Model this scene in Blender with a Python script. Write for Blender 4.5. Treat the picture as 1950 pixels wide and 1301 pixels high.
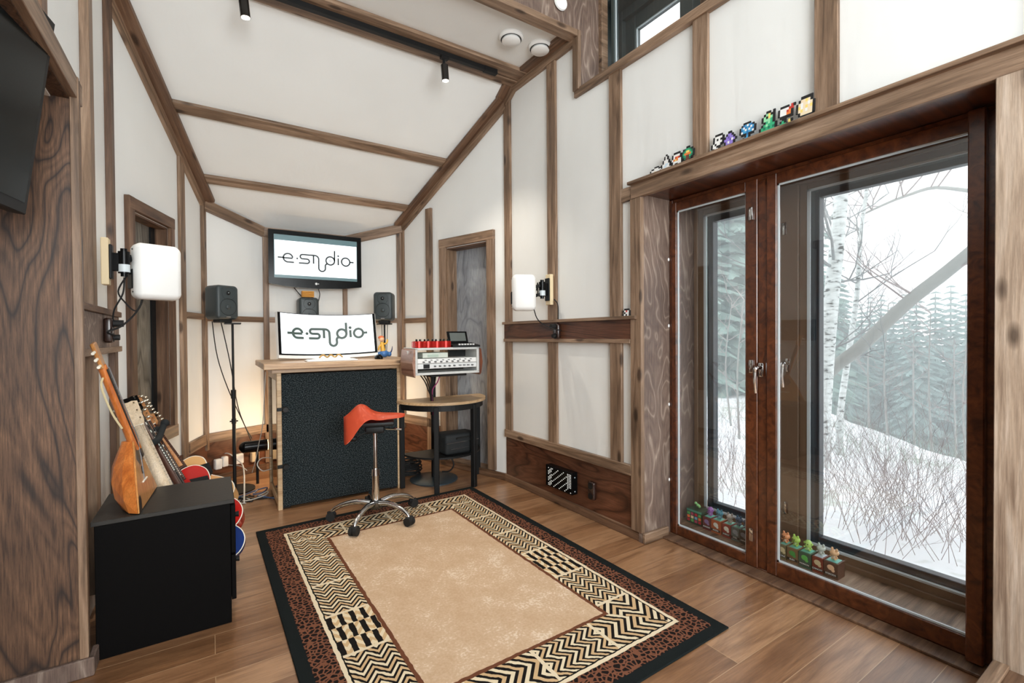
import bpy, bmesh, math, random
from mathutils import Vector as V, Matrix as Mx, Euler
for _o in list(bpy.data.objects): bpy.data.objects.remove(_o)
S = bpy.context.scene
# ---------------------------------------------------------------- camera
FPX, PITCH, ROLL, YAW, H = 890.0, .0126, .00705, .5729, 1.275
def ray(px, py):
    xr, ur = (px - 975) / FPX, -(py - 650.5) / FPX
    cr, sr = math.cos(ROLL), math.sin(ROLL); x = cr*xr + sr*ur; up = -sr*xr + cr*ur
    cp, sp = math.cos(PITCH), math.sin(PITCH); y = cp + sp*up; z = -sp + cp*up
    cy, sy = math.cos(YAW), math.sin(YAW)
    return V((x*cy + y*sy, -x*sy + y*cy, z))
EYE = V((0, 0, H))
cam = bpy.data.cameras.new('camera'); co = bpy.data.objects.new('camera', cam); S.collection.objects.link(co); S.camera = co
cam.sensor_width = 36; cam.lens = FPX / 1950 * 36; cam.clip_start = .02; cam.clip_end = 300
_f = ray(975, 650.5).normalized(); _u = (ray(975, 649.5) - ray(975, 650.5)); _u = (_u - _f*_u.dot(_f)).normalized(); _r = _f.cross(_u)
_m = Mx((_r, _u, -_f)).transposed().to_4x4(); _m.translation = EYE; co.matrix_world = _m
# ---------------------------------------------------------------- world, lights, exposure
w = bpy.data.worlds.new('overcast sky'); S.world = w; w.use_nodes = True
bg = w.node_tree.nodes['Background']; bg.inputs[0].default_value = (.93, .97, 1, 1); bg.inputs[1].default_value = 2.35
S.view_settings.view_transform = 'Standard'; S.view_settings.look = 'None'; S.view_settings.gamma = 1
S.view_settings.exposure = 0.22
S.cycles.max_bounces = 8; S.cycles.diffuse_bounces = 5; S.cycles.glossy_bounces = 4; S.cycles.transparent_max_bounces = 16
S.cycles.transmission_bounces = 6; S.cycles.sample_clamp_indirect = 6; S.cycles.use_denoising = True
S.cycles.caustics_reflective = False; S.cycles.caustics_refractive = False
def lamp(name, kind, loc, energy, color=(1, 1, 1), aim=None, **k):
    l = bpy.data.lights.new(name, kind); l.energy = energy; l.color = color
    for a, b in k.items(): setattr(l, a, b)
    o = bpy.data.objects.new(name, l); S.collection.objects.link(o); o.location = loc
    if aim: o.rotation_euler = (V(aim) - V(loc)).to_track_quat('-Z', 'Y').to_euler()
    return o
# unseen fill lamps added behind and above the camera to brighten the room
lamp('rear_fill_light', 'AREA', (.4, -2.6, 1.9), 212, (.94, .985, 1), (.8, 4.0, 2.1), shape='RECTANGLE', size=2.6, size_y=2.0)
lamp('upper_fill_light', 'AREA', (-.2, -1.2, 4.45), 20, (.92, .97, 1), (.6, 1.8, 0), shape='RECTANGLE', size=2.2, size_y=2.2)
# ---------------------------------------------------------------- helpers
def hx(px, py, X): r = ray(px, py); return EYE + r * (X / r.x)
def hy(px, py, Y): r = ray(px, py); return EYE + r * (Y / r.y)
def hz(px, py, z=0): r = ray(px, py); return EYE + r * ((z - H) / r.z)
def hd(px, py, d): r = ray(px, py); return EYE + r * (d / (r.x*math.sin(YAW) + r.y*math.cos(YAW)))
def hp(px, py, A, B):
    r = ray(px, py); n = V((-(B[1]-A[1]), B[0]-A[0])); t = n.dot(V(A[:2])) / n.dot(r.xy); return EYE + r*t
rnd = random.Random(7)
def link(o, parent=None):
    S.collection.objects.link(o)
    if parent: o.parent = parent
    return o
def fin(name, bm, mat=None, parent=None, smooth=False, M=None, world=False):
    me = bpy.data.meshes.new(name); bmesh.ops.recalc_face_normals(bm, faces=bm.faces[:]); bm.to_mesh(me); bm.free()
    if mat: me.materials.append(mat)
    if smooth:
        me.polygons.foreach_set('use_smooth', [True]*len(me.polygons))
        try: me.set_sharp_from_angle(angle=math.radians(40))
        except Exception: pass
    o = bpy.data.objects.new(name, me); link(o, parent)
    if M is not None: o.matrix_world = M
    return o
def tag(o, label=None, cat=None, group=None, kind=None):
    if label: o['label'] = label
    if cat: o['category'] = cat
    if group: o['group'] = group
    if kind: o['kind'] = kind
    return o
def thing(name, label, cat, loc=(0, 0, 0), rz=0, group=None):
    o = bpy.data.objects.new(name, None); o.empty_display_size = .1; link(o); o.location = loc; o.rotation_euler = (0, 0, rz)
    return tag(o, label, cat, group)
def copy_tree(o, parent=None):
    c = o.copy(); link(c, parent)
    for ch in list(o.children): copy_tree(ch, c)
    return c
def NB(): return bmesh.new()
def box(bm, c, s, M=None, bev=0, seg=1):
    T = Mx.Translation(V(c)) @ Mx.Diagonal((*s, 1))
    if M is not None: T = M @ T
    vs = bmesh.ops.create_cube(bm, size=1, matrix=T)['verts']
    if bev:
        es = list({e for v in vs for e in v.link_edges})
        bmesh.ops.bevel(bm, geom=es, offset=bev, segments=seg, affect='EDGES', profile=.5)
    return bm
def bxx(bm, x0, x1, y0, y1, z0, z1, bev=0, M=None): return box(bm, ((x0+x1)/2, (y0+y1)/2, (z0+z1)/2), (abs(x1-x0), abs(y1-y0), abs(z1-z0)), M, bev)
def cyl(bm, p0, p1, r0, r1=None, n=16, M=None):
    p0, p1 = V(p0), V(p1); r1 = r0 if r1 is None else r1; d = p1 - p0
    T = Mx.Translation((p0+p1)/2) @ d.to_track_quat('Z', 'Y').to_matrix().to_4x4()
    if M is not None: T = M @ T
    bmesh.ops.create_cone(bm, cap_ends=True, segments=n, radius1=r0, radius2=r1, depth=d.length, matrix=T); return bm
def ball(bm, c, r, M=None, n=12, sc=(1, 1, 1)):
    T = Mx.Translation(V(c)) @ Mx.Diagonal((*sc, 1))
    if M is not None: T = M @ T
    bmesh.ops.create_uvsphere(bm, u_segments=n, v_segments=max(6, n*2//3), radius=r, matrix=T); return bm
def smooth_path(pts, k=4):
    P = [V(p) for p in pts]; out = []
    for i in range(len(P)-1):
        a, b, c, d = P[max(i-1, 0)], P[i], P[i+1], P[min(i+2, len(P)-1)]
        for j in range(k):
            t = j/k; out.append(.5*((2*b)+(c-a)*t+(2*a-5*b+4*c-d)*t*t+(3*b-a-3*c+d)*t**3))
    return out + [P[-1]]
def tube(bm, pts, r, n=6, sm=4, M=None):
    P = smooth_path(pts, sm) if sm > 1 else [V(p) for p in pts]
    if M is not None: P = [M @ p for p in P]
    R = r if isinstance(r, (list, tuple)) else None; rings = []; ref = None
    for i, p in enumerate(P):
        d = (P[min(i+1, len(P)-1)] - P[max(i-1, 0)])
        if d.length < 1e-9: d = V((0, 0, 1))
        d.normalize()
        if ref is None: ref = d.orthogonal().normalized()
        u = (ref - d*ref.dot(d));
        u = u.normalized() if u.length > 1e-6 else d.orthogonal().normalized(); ref = u; v = d.cross(u)
        rr = r if R is None else R[0] + (R[-1]-R[0])*i/max(1, len(P)-1)
        rings.append([bm.verts.new(p + (u*math.cos(6.28318*k/n) + v*math.sin(6.28318*k/n))*rr) for k in range(n)])
    for a, b in zip(rings, rings[1:]):
        for k in range(n): bm.faces.new((a[k], a[(k+1) % n], b[(k+1) % n], b[k]))
    bm.faces.new(rings[0][::-1]); bm.faces.new(rings[-1]); return bm
def lathe(bm, prof, n=32, M=None):
    rings = []
    for r, z in prof:
        if r < 1e-6: rings.append([bm.verts.new((0, 0, z))])
        else: rings.append([bm.verts.new((r*math.cos(6.28318530718*k/n), r*math.sin(6.28318530718*k/n), z)) for k in range(n)])
    for a, b in zip(rings, rings[1:]):
        for k in range(n):
            q = [a[k % len(a)], a[(k+1) % len(a)], b[(k+1) % len(b)], b[k % len(b)]]; q2 = []
            for v in q:
                if v not in q2: q2.append(v)
            if len(q2) > 2:
                try: bm.faces.new(q2)
                except ValueError: pass
    if M is not None: bmesh.ops.transform(bm, matrix=M, verts=[v for r in rings for v in r])
    return bm
def prism(bm, poly, z0, z1, M=None, bev=0):
    a = [bm.verts.new((x, y, z0)) for x, y in poly]; b = [bm.verts.new((x, y, z1)) for x, y in poly]; n = len(poly)
    bm.faces.new(a[::-1]); bm.faces.new(b)
    for i in range(n): bm.faces.new((a[i], a[(i+1) % n], b[(i+1) % n], b[i]))
    if bev: bmesh.ops.bevel(bm, geom=list({e for v in a+b for e in v.link_edges if not (e.verts[0] in a) ^ (e.verts[1] in a)}), offset=bev, segments=2, affect='EDGES')
    if M is not None: bmesh.ops.transform(bm, matrix=M, verts=bm.verts[:])
    return bm
def frame(o, x, y=None, z=None):   # matrix from origin and x axis, z axis hint
    x = V(x).normalized(); z = V(z); y = z.cross(x).normalized(); z = x.cross(y)
    m = Mx((x, y, z)).transposed().to_4x4(); m.translation = V(o); return m
def ribbon(bm, pts, wd, z=0, close=False, fmap=None):   # flat stroke in the xy plane
    P = [V((p[0], p[1], 0)) for p in pts]; n = len(P); L = []
    for i, p in enumerate(P):
        a = P[i-1] if (i > 0 or close) else P[i]; b = P[(i+1) % n] if (i < n-1 or close) else P[i]
        d = (b-a).normalized(); nn = V((-d.y, d.x, 0))
        q = [p + nn*wd/2, p - nn*wd/2]
        L.append([bm.verts.new(fmap(v.x, v.y) if fmap else (v.x, v.y, z)) for v in q])
    for i in range(n if close else n-1):
        a, b = L[i], L[(i+1) % n]; bm.faces.new((a[0], a[1], b[1], b[0]))
def disc(bm, c, r, z=0, n=16, fmap=None):
    bm.faces.new([bm.verts.new(fmap(c[0]+r*math.cos(6.28318*k/n), c[1]+r*math.sin(6.28318*k/n)) if fmap else (c[0]+r*math.cos(6.28318*k/n), c[1]+r*math.sin(6.28318*k/n), z)) for k in range(n)])
def text(name, s, size, M, mat, parent, ext=.0006, align='CENTER'):
    c = bpy.data.curves.new(name, 'FONT'); c.body = s; c.size = size; c.align_x = align; c.align_y = 'CENTER'; c.extrude = ext
    t = bpy.data.objects.new(name, c); link(t); dg = bpy.context.evaluated_depsgraph_get(); me = bpy.data.meshes.new_from_object(t.evaluated_get(dg))
    bpy.data.objects.remove(t); me.materials.clear(); me.materials.append(mat); o = bpy.data.objects.new(name, me); link(o, parent); o.matrix_basis = M; return o
# ---------------------------------------------------------------- materials
def nm(name):
    m = bpy.data.materials.new(name); m.use_nodes = True; nt = m.node_tree; b = nt.nodes['Principled BSDF']; return m, nt, b
def lin(c): return tuple(((x/255)/12.92 if x/255 <= .04045 else ((x/255+.055)/1.055)**2.4) for x in c) + (1,)
def plain(name, rgb, rough=.5, metal=0, emit=0, coat=0, spec=.5, bump=0, bscale=200):
    m, nt, b = nm(name); c = lin(rgb); b.inputs['Base Color'].default_value = c; b.inputs['Roughness'].default_value = rough; b.inputs['Metallic'].default_value = metal
    b.inputs['Specular IOR Level'].default_value = spec; b.inputs['Coat Weight'].default_value = coat
    if emit: b.inputs['Emission Color'].default_value = c; b.inputs['Emission Strength'].default_value = emit
    no = nt.nodes.new('ShaderNodeTexNoise'); no.inputs['Scale'].default_value = bscale if bump else 6; no.inputs['Detail'].default_value = 3
    tc = nt.nodes.new('ShaderNodeTexCoord'); nt.links.new(tc.outputs['Object'], no.inputs['Vector'])
    if bump:
        bp = nt.nodes.new('ShaderNodeBump'); bp.inputs['Strength'].default_value = bump; bp.inputs['Distance'].default_value = .002
        nt.links.new(no.outputs['Fac'], bp.inputs['Height']); nt.links.new(bp.outputs['Normal'], b.inputs['Normal'])
    elif not metal and not emit:
        mr = nt.nodes.new('ShaderNodeMapRange'); mr.inputs[3].default_value = max(0, rough-.05); mr.inputs[4].default_value = min(1, rough+.06)
        nt.links.new(no.outputs['Fac'], mr.inputs[0]); nt.links.new(mr.outputs[0], b.inputs['Roughness'])
    return m
class G:   # small node-expression helper
    def __init__(s, nt): s.nt = nt
    def n(s, t, **k):
        x = s.nt.nodes.new(t)
        for a, b in k.items(): setattr(x, a, b)
        return x
    def m(s, op, a, b=None, c=None):
        x = s.n('ShaderNodeMath', operation=op)
        for i, v in enumerate((a, b, c)):
            if v is None: continue
            if isinstance(v, (int, float)): x.inputs[i].default_value = v
            else: s.nt.links.new(v, x.inputs[i])
        return x.outputs[0]
    def ramp(s, f, stops, interp='LINEAR'):
        x = s.n('ShaderNodeValToRGB'); r = x.color_ramp; r.interpolation = interp
        while len(r.elements) < len(stops): r.elements.new(.5)
        for e, (p, c) in zip(r.elements, stops): e.position = p; e.color = lin(c)
        s.nt.links.new(f, x.inputs[0]); return x.outputs[0]
    def mix(s, f, a, b, mode='MIX'):
        x = s.n('ShaderNodeMix', data_type='RGBA', blend_type=mode)
        for i, v in ((0, f), (6, a), (7, b)):
            if isinstance(v, (int, float)): x.inputs[i].default_value = v
            elif isinstance(v, tuple): x.inputs[i].default_value = lin(v)
            else: s.nt.links.new(v, x.inputs[i])
        return x.outputs[2]
    def noise(s, vec, scale, detail=4, dist=0, rough=.5):
        x = s.n('ShaderNodeTexNoise'); x.inputs['Scale'].default_value = scale; x.inputs['Detail'].default_value = detail; x.inputs['Distortion'].default_value = dist; x.inputs['Roughness'].default_value = rough
        s.nt.links.new(vec, x.inputs['Vector']); return x.outputs['Fac']
def objvec(g, scale=(1, 1, 1), rand=True):
    tc = g.n('ShaderNodeTexCoord'); mp = g.n('ShaderNodeMapping'); mp.inputs['Scale'].default_value = scale
    if rand:
        oi = g.n('ShaderNodeObjectInfo'); mu = g.n('ShaderNodeVectorMath', operation='MULTIPLY'); cx = g.n('ShaderNodeCombineXYZ')
        g.nt.links.new(oi.outputs['Random'], cx.inputs[0]); g.nt.links.new(oi.outputs['Random'], cx.inputs[1]); g.nt.links.new(oi.outputs['Random'], cx.inputs[2])
        g.nt.links.new(cx.outputs[0], mu.inputs[0]); mu.inputs[1].default_value = (37, 51, 23)
        ad = g.n('ShaderNodeVectorMath', operation='ADD'); g.nt.links.new(tc.outputs['Object'], ad.inputs[0]); g.nt.links.new(mu.outputs[0], ad.inputs[1]); g.nt.links.new(ad.outputs[0], mp.inputs['Vector'])
    else: g.nt.links.new(tc.outputs['Object'], mp.inputs['Vector'])
    return mp.outputs[0]
def wood(name, dark, mid, light, rough=.5, stretch=.07, scale=22, axis=0, knots=True, coat=0, fine=.35):
    m, nt, b = nm(name); g = G(nt)
    sc = [1, 1, 1]; sc[axis] = stretch
    v = objvec(g, tuple(sc)); a = g.noise(v, scale, 5, 1.2); c = g.ramp(a, [(.3, dark), (.5, mid), (.72, light)])
    sc2 = [8, 8, 8]; sc2[axis] = .35
    f = g.noise(objvec(g, tuple(sc2)), 30, 4, 0, .7); c = g.mix(fine, c, g.ramp(f, [(.35, (90, 80, 72)), (.65, (255, 255, 255))]), 'MULTIPLY')
    big = g.noise(objvec(g), 1.6, 2); c = g.mix(.45, c, g.ramp(big, [(.35, (165, 158, 150)), (.65, (255, 252, 245))]), 'MULTIPLY')
    if knots:
        k = [3.2, 7, 7]; k[0], k[axis] = k[axis], 3.2
        vo = g.n('ShaderNodeTexVoronoi'); vo.inputs['Scale'].default_value = 1.0; vo.inputs['Randomness'].default_value = 1
        kk = [9, 9, 9]; kk[axis] = 3.5
        nt.links.new(objvec(g, tuple(kk)), vo.inputs['Vector'])
        kn = g.ramp(vo.outputs['Distance'], [(.10, (70, 48, 34)), (.2, (255, 255, 255))]); c = g.mix(.75, c, kn, 'MULTIPLY')
    nt.links.new(c, b.inputs['Base Color']); b.inputs['Roughness'].default_value = rough; b.inputs['Coat Weight'].default_value = coat; b.inputs['Coat Roughness'].default_value = .2
    bp = g.n('ShaderNodeBump'); bp.inputs['Strength'].default_value = .25; bp.inputs['Distance'].default_value = .002; nt.links.new(f, bp.inputs['Height']); nt.links.new(bp.outputs[0], b.inputs['Normal'])
    return m
def ply(name, dark, mid, light, rough=.55, axis=2, freq=7, scale=2.2, st=.28, fine=.5):   # rotary-cut veneer: contour lines
    m, nt, b = nm(name); g = G(nt); sc = [1, 1, 1]; sc[axis] = st
    v = objvec(g, tuple(sc)); a = g.noise(v, scale, 3, .5, .55); r = g.m('FRACT', g.m('MULTIPLY', a, freq*2.2)); r = g.m('PINGPONG', r, .5)
    c = g.ramp(r, [(0, dark), (.10, mid), (.3, light), (.5, mid)])
    sc2 = [6, 6, 6]; sc2[axis] = .3
    f = g.noise(objvec(g, tuple(sc2)), 26, 5, 0, .75); c = g.mix(fine, c, g.ramp(f, [(.36, (105, 92, 85)), (.62, (255, 255, 255))]), 'MULTIPLY')
    bl = g.noise(objvec(g, (1, 1, .5)), 3, 3); c = g.mix(.5, c, g.ramp(bl, [(.35, (150, 140, 140)), (.65, (255, 250, 244))]), 'MULTIPLY')
    nt.links.new(c, b.inputs['Base Color']); b.inputs['Roughness'].default_value = rough; return m
trim = wood('stained_pine', (104, 82, 64), (150, 122, 99), (186, 158, 134), .5)
trimz = wood('stained_pine_upright', (104, 82, 64), (150, 122, 99), (186, 158, 134), .5, axis=2)
trimd = wood('stained_pine_dark', (84, 60, 45), (120, 90, 69), (148, 116, 92), .5)
trimdz = wood('stained_pine_dark_upright', (84, 60, 45), (120, 90, 69), (148, 116, 92), .5, axis=2)
winw = wood('window_mahogany', (66, 32, 16), (98, 52, 28), (124, 70, 40), .28, knots=False, coat=.4, fine=.2)
plyL = ply('plywood_walnut_stain', (50, 34, 25), (102, 74, 54), (126, 94, 70), freq=8, fine=.8)
plyG = ply('plywood_grey_stain', (176, 158, 144), (138, 118, 106), (124, 104, 94), freq=7)
plyD = ply('plywood_dark_grey', (90, 86, 78), (126, 122, 112), (150, 146, 136), freq=5)
wains = ply('wainscot_dark_brown', (66, 38, 24), (102, 62, 42), (120, 78, 56), .4, axis=0, freq=5)
doorm = ply('door_grey_blue', (146, 154, 164), (172, 180, 190), (184, 192, 200), .35, freq=5)
def fabric():
    m, nt, b = nm('wall_fabric'); g = G(nt); v = objvec(g, rand=False); a = g.noise(v, 1.3, 3)
    c = g.ramp(a, [(.3, (230, 231, 229)), (.7, (238, 239, 237))]); nt.links.new(c, b.inputs['Base Color']); b.inputs['Roughness'].default_value = .95; b.inputs['Specular IOR Level'].default_value = .1
    s = g.noise(objvec(g, (1, 1, .12), False), 9, 3); t = g.noise(objvec(g, rand=False), 700, 2)
    h = g.m('ADD', g.m('MULTIPLY', s, 1), g.m('MULTIPLY', t, .05)); bp = g.n('ShaderNodeBump'); bp.inputs['Strength'].default_value = .25; bp.inputs['Distance'].default_value = .012
    nt.links.new(h, bp.inputs['Height']); nt.links.new(bp.outputs[0], b.inputs['Normal']); return m
fab = fabric()
def floor_mat():
    m, nt, b = nm('oak_planks'); g = G(nt); tc = g.n('ShaderNodeTexCoord'); br = g.n('ShaderNodeTexBrick'); nt.links.new(tc.outputs['Object'], br.inputs['Vector'])
    br.offset = .37; br.offset_frequency = 2; br.inputs['Scale'].default_value = 1; br.inputs['Brick Width'].default_value = 1.7; br.inputs['Row Height'].default_value = .148
    br.inputs['Mortar Size'].default_value = .0013; br.inputs['Mortar Smooth'].default_value = .1; br.inputs['Bias'].default_value = 0
    br.inputs['Color1'].default_value = (0, 0, 0, 1); br.inputs['Color2'].default_value = (1, 1, 1, 1); br.inputs['Mortar'].default_value = (.5, .5, .5, 1)
    bw = g.n('ShaderNodeSeparateColor'); nt.links.new(br.outputs['Color'], bw.inputs[0])
    base = g.ramp(bw.outputs[0], [(0, (138, 98, 66)), (.5, (160, 118, 84)), (1, (180, 138, 102))])
    mu = g.n('ShaderNodeVectorMath', operation='MULTIPLY_ADD'); nt.links.new(br.outputs['Color'], mu.inputs[0]); mu.inputs[1].default_value = (13, 7, 3); nt.links.new(tc.outputs['Object'], mu.inputs[2])
    mp = g.n('ShaderNodeMapping'); mp.inputs['Scale'].default_value = (.12, 1, 1); nt.links.new(mu.outputs[0], mp.inputs['Vector'])
    a = g.noise(mp.outputs[0], 18, 5, 1.4); c = g.mix(.7, base, g.ramp(a, [(.3, (165, 150, 138)), (.6, (255, 255, 255))]), 'MULTIPLY')
    mp2 = g.n('ShaderNodeMapping'); mp2.inputs['Scale'].default_value = (.06, 1, 1); nt.links.new(tc.outputs['Object'], mp2.inputs['Vector'])
    f = g.noise(mp2.outputs[0], 130, 4, 0, .7); c = g.mix(.5, c, g.ramp(f, [(.3, (175, 165, 158)), (.6, (255, 255, 255))]), 'MULTIPLY')
    c = g.mix(br.outputs['Fac'], c, (180, 146, 112)); nt.links.new(c, b.inputs['Base Color']); b.inputs['Roughness'].default_value = .3; b.inputs['Coat Weight'].default_value = .35; b.inputs['Coat Roughness'].default_value = .28
    bp = g.n('ShaderNodeBump'); bp.inputs['Strength'].default_value = .3; bp.inputs['Distance'].default_value = .001; nt.links.new(f, bp.inputs['Height']); nt.links.new(bp.outputs[0], b.inputs['Normal'])
    return m
floorm = floor_mat()
def glassm(name, refl=.09, tint=(253, 254, 254)):
    m, nt, b = nm(name); g = G(nt); out = nt.nodes['Material Output']; nt.nodes.remove(b)
    t = g.n('ShaderNodeBsdfTransparent'); t.inputs[0].default_value = lin(tint); gl = g.n('ShaderNodeBsdfGlossy'); gl.inputs['Roughness'].default_value = .0
    lw = g.n('ShaderNodeLayerWeight'); lw.inputs['Blend'].default_value = .5; f = g.m('MINIMUM', 1, g.m('ADD', g.m('MULTIPLY', g.m('POWER', lw.outputs['Facing'], 5), .8), refl))
    mx = g.n('ShaderNodeMixShader'); nt.links.new(f, mx.inputs[0]); nt.links.new(t.outputs[0], mx.inputs[1]); nt.links.new(gl.outputs[0], mx.inputs[2]); nt.links.new(mx.outputs[0], out.inputs[0]); return m
glass = glassm('window_glass', .055)
black = plain('black_plastic', (20, 21, 22), .5, spec=.3); blackg = plain('gloss_black', (10, 11, 12), .18, spec=.16); blackw = plain('black_brown_veneer', (6, 5, 5), .6, spec=.08, bump=.2, bscale=60)
white = plain('white_plastic', (240, 240, 238), .4); chrome = plain('chrome', (215, 215, 215), .12, 1); steel = plain('brushed_steel', (150, 152, 154), .35, 1)
rubber = plain('black_rubber', (18, 18, 18), .7); cream = plain('cream_wood', (226, 206, 168), .5); alu = plain('white_aluminium', (205, 214, 218), .4)
# ---------------------------------------------------------------- setting
NT = [0]
def board(p0, p1, w_, t, n, mat=trim, label=None, name=None, sunk=0.0, bev=.002):
    """board lying on a surface: centre line p0-p1, width w_, thickness t along the normal n"""
    p0, p1 = V(p0), V(p1); M = frame(p0, p1-p0, z=V(n)); L = (p1-p0).length
    bm = NB(); bxx(bm, 0, L, -w_/2, w_/2, -sunk, t, bev); NT[0] += 1
    o = fin(name or 'trim_%d' % NT[0], bm, mat, None, False, M); o['kind'] = 'structure'
    if label: o['label'] = label; o['category'] = 'trim'
    return o
def struct(name, bm, mat, label=None, cat=None, M=None):
    o = fin(name, bm, mat, None, False, M); o['kind'] = 'structure'
    if label: o['label'] = label; o['category'] = cat or name.split('_')[0]
    return o
def cz(y): return 2.47 + .62*(4.85 - max(y, 3.33))
C6, C5, BL, BR, C2, C1, W0 = V((-.48, 3.53)), V((-.045, 4.85)), V((.435, 5.08)), V((1.21, 5.08)), V((1.735, 4.85)), V((2.183, 3.469)), V((2.225, 1.96))
CEN = V((.85, 3))
def nrm(A, B):
    d = (B-A).normalized(); n = V((-d.y, d.x))
    return n if n.dot(CEN-A) > 0 else -n
def wallseg(name, A, B, polys, label, mat=fab, th=.12):
    """polys: lists of (s, z) on the wall plane, extruded outwards"""
    d = (B-A).normalized(); n = nrm(A, B); bm = NB()
    for P in polys:
        f = [bm.verts.new((A.x+d.x*s, A.y+d.y*s, z)) for s, z in P]; k = [bm.verts.new((v.co.x-n.x*th, v.co.y-n.y*th, v.co.z)) for v in f]; m = len(P)
        bm.faces.new(f); bm.faces.new(k[::-1])
        for i in range(m): bm.faces.new((f[i], f[(i+1) % m], k[(i+1) % m], k[i]))
    return struct(name, bm, mat, label, 'wall')
def on(A, B, s, z, off=0):
    d = (B-A).normalized(); n = nrm(A, B); return V((A.x+d.x*s+n.x*off, A.y+d.y*s+n.y*off, z))
def sof(A, B, px, py):
    p = hp(px, py, A, B); return (p.xy-A).dot((B-A).normalized()), p.z
bm = NB(); bxx(bm, -3.5, 3.2, -3.2, 5.6, -.1, 0); struct('floor', bm, floorm, 'warm oak plank floor', 'floor')
# ceiling (sloping down to the rear wall)
bm = NB()
prof = [(2.55, 3.41), (3.33, 3.41), (5.3, cz(5.3)), (5.3, cz(5.3)+.12), (3.33, 3.55), (2.55, 3.55)]
prism(bm, prof, 0, 3.2, Mx(((0, 0, 1, -.75), (1, 0, 0, 0), (0, 1, 0, 0), (0, 0, 0, 1))))
struct('ceiling', bm, fab, 'sloping off-white fabric ceiling between brown beams', 'ceiling')
# walls
LB = V((-.48, 2.36))
L = (C6-LB).length
wallseg('wall_left', LB, C6, [[(0, 0), (L, 0), (L, cz(3.53)), (.97, 3.41), (0, 3.41)], ], 'left wall of white fabric beside the plywood opening')
wallseg('wall_left_upper', V((-.48, -2)), LB, [[(0, 2.16), (4.36, 2.16), (4.36, 4.6), (0, 4.6)]], 'left wall above the plywood-lined opening')
Ls = (C5-C6).length
s0, z0 = sof(C6, C5, 245, 380); s1, z1 = sof(C6, C5, 318, 420); sb, zb = sof(C6, C5, 326, 815)
WL = (s0, s1, zb+.02, (z0+z1)/2-.06)
wallseg('wall_left_rear', C6, C5, [[(0, 0), (WL[0], 0), (WL[0], cz(3.53)-.62*WL[0]*.95), (0, cz(3.53))], [(WL[1], 0), (Ls, 0), (Ls, 2.47), (WL[1], cz(3.53)-.62*WL[1]*.95)],
    [(WL[0], 0), (WL[1], 0), (WL[1], WL[2]), (WL[0], WL[2])], [(WL[0], WL[3]), (WL[1], WL[3]), (WL[1], cz(3.53)-.62*WL[1]*.95), (WL[0], cz(3.53)-.62*WL[0]*.95)]], 'angled left wall with a narrow recessed window')
for nme, A, B, lb in (('wall_rear_left', C5, BL, 'short angled wall behind the left studio monitor'), ('wall_rear', BL, BR, 'rear wall behind the television'), ('wall_rear_right', BR, C2, 'short angled wall behind the right studio monitor')):
    l = (B-A).length; wallseg(nme, A, B, [[(0, 0), (l, 0), (l, cz(B.y)), (0, cz(A.y))]], lb)
Ld = (C2-C1).length; D0, D1, DZ = .205, .755, 2.13
def zc_d(s): return cz(C1.y + (C2.y-C1.y)*s/Ld)
wallseg('wall_right_rear', C1, C2, [[(0, 0), (D0, 0), (D0, zc_d(D0)), (0, zc_d(0))], [(D1, 0), (Ld, 0), (Ld, zc_d(Ld)), (D1, zc_d(D1))], [(D0, DZ), (D1, DZ), (D1, zc_d(D1)), (D0, zc_d(D0))]], 'angled right wall with the grey door')
Lm = (C1-W0).length; sc_ = 2.54-1.96
wallseg('wall_right_middle', W0, C1, [[(0, 0), (Lm, 0), (Lm, cz(3.469)), (3.33-1.96, 3.41), (sc_, 3.41), (sc_, 3.0), (0, 3.0)]], 'right wall of white panels between brown battens')
R0, R1, RZ = .43, 1.96, 2.16
wallseg('wall_right', V((2.225, -3)), V((2.225, 1.96)), [[(0, 0), (3+R0, 0), (3+R0, 3.0), (0, 3.0)], [(3+R0, RZ), (4.96, RZ), (4.96, 3.0), (3+R0, 3.0)]], 'white wall above the large window')
# plywood gable above the ceiling edge, with the clerestory recess beside it
bm = NB(); bxx(bm, -.6, 2.40, 2.53, 2.6, 3.40, 4.7); bxx(bm, 2.235, 2.40, 2.53, 2.6, 2.98, 3.3999)
struct('wall_gable', bm, plyG, 'grey-brown plywood gable above the ceiling edge', 'wall')
bm = NB(); bxx(bm, -3.5, 3.2, -3.3, -3.2, 0, 4.8); struct('wall_front', bm, fab, 'wall behind the camera', 'wall')
bm = NB(); bxx(bm, -3.5, 3.2, -3.3, 2.55, 4.7, 4.8); struct('ceiling_upper', bm, fab, 'high ceiling over the camera', 'ceiling')
bm = NB(); bxx(bm, 2.225, 2.34, -3, .28, 2.9, 4.7); bxx(bm, 2.225, 2.34, .28, 2.6, 3.95, 4.7); struct('wall_right_upper', bm, fab, 'wall around the clerestory', 'wall')
trimp = wood('glare_lightened_pine', (140, 116, 98), (192, 170, 150), (222, 204, 188), .45, axis=0)  # paler copy of the pine; glare on the casing is put into the colour
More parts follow.
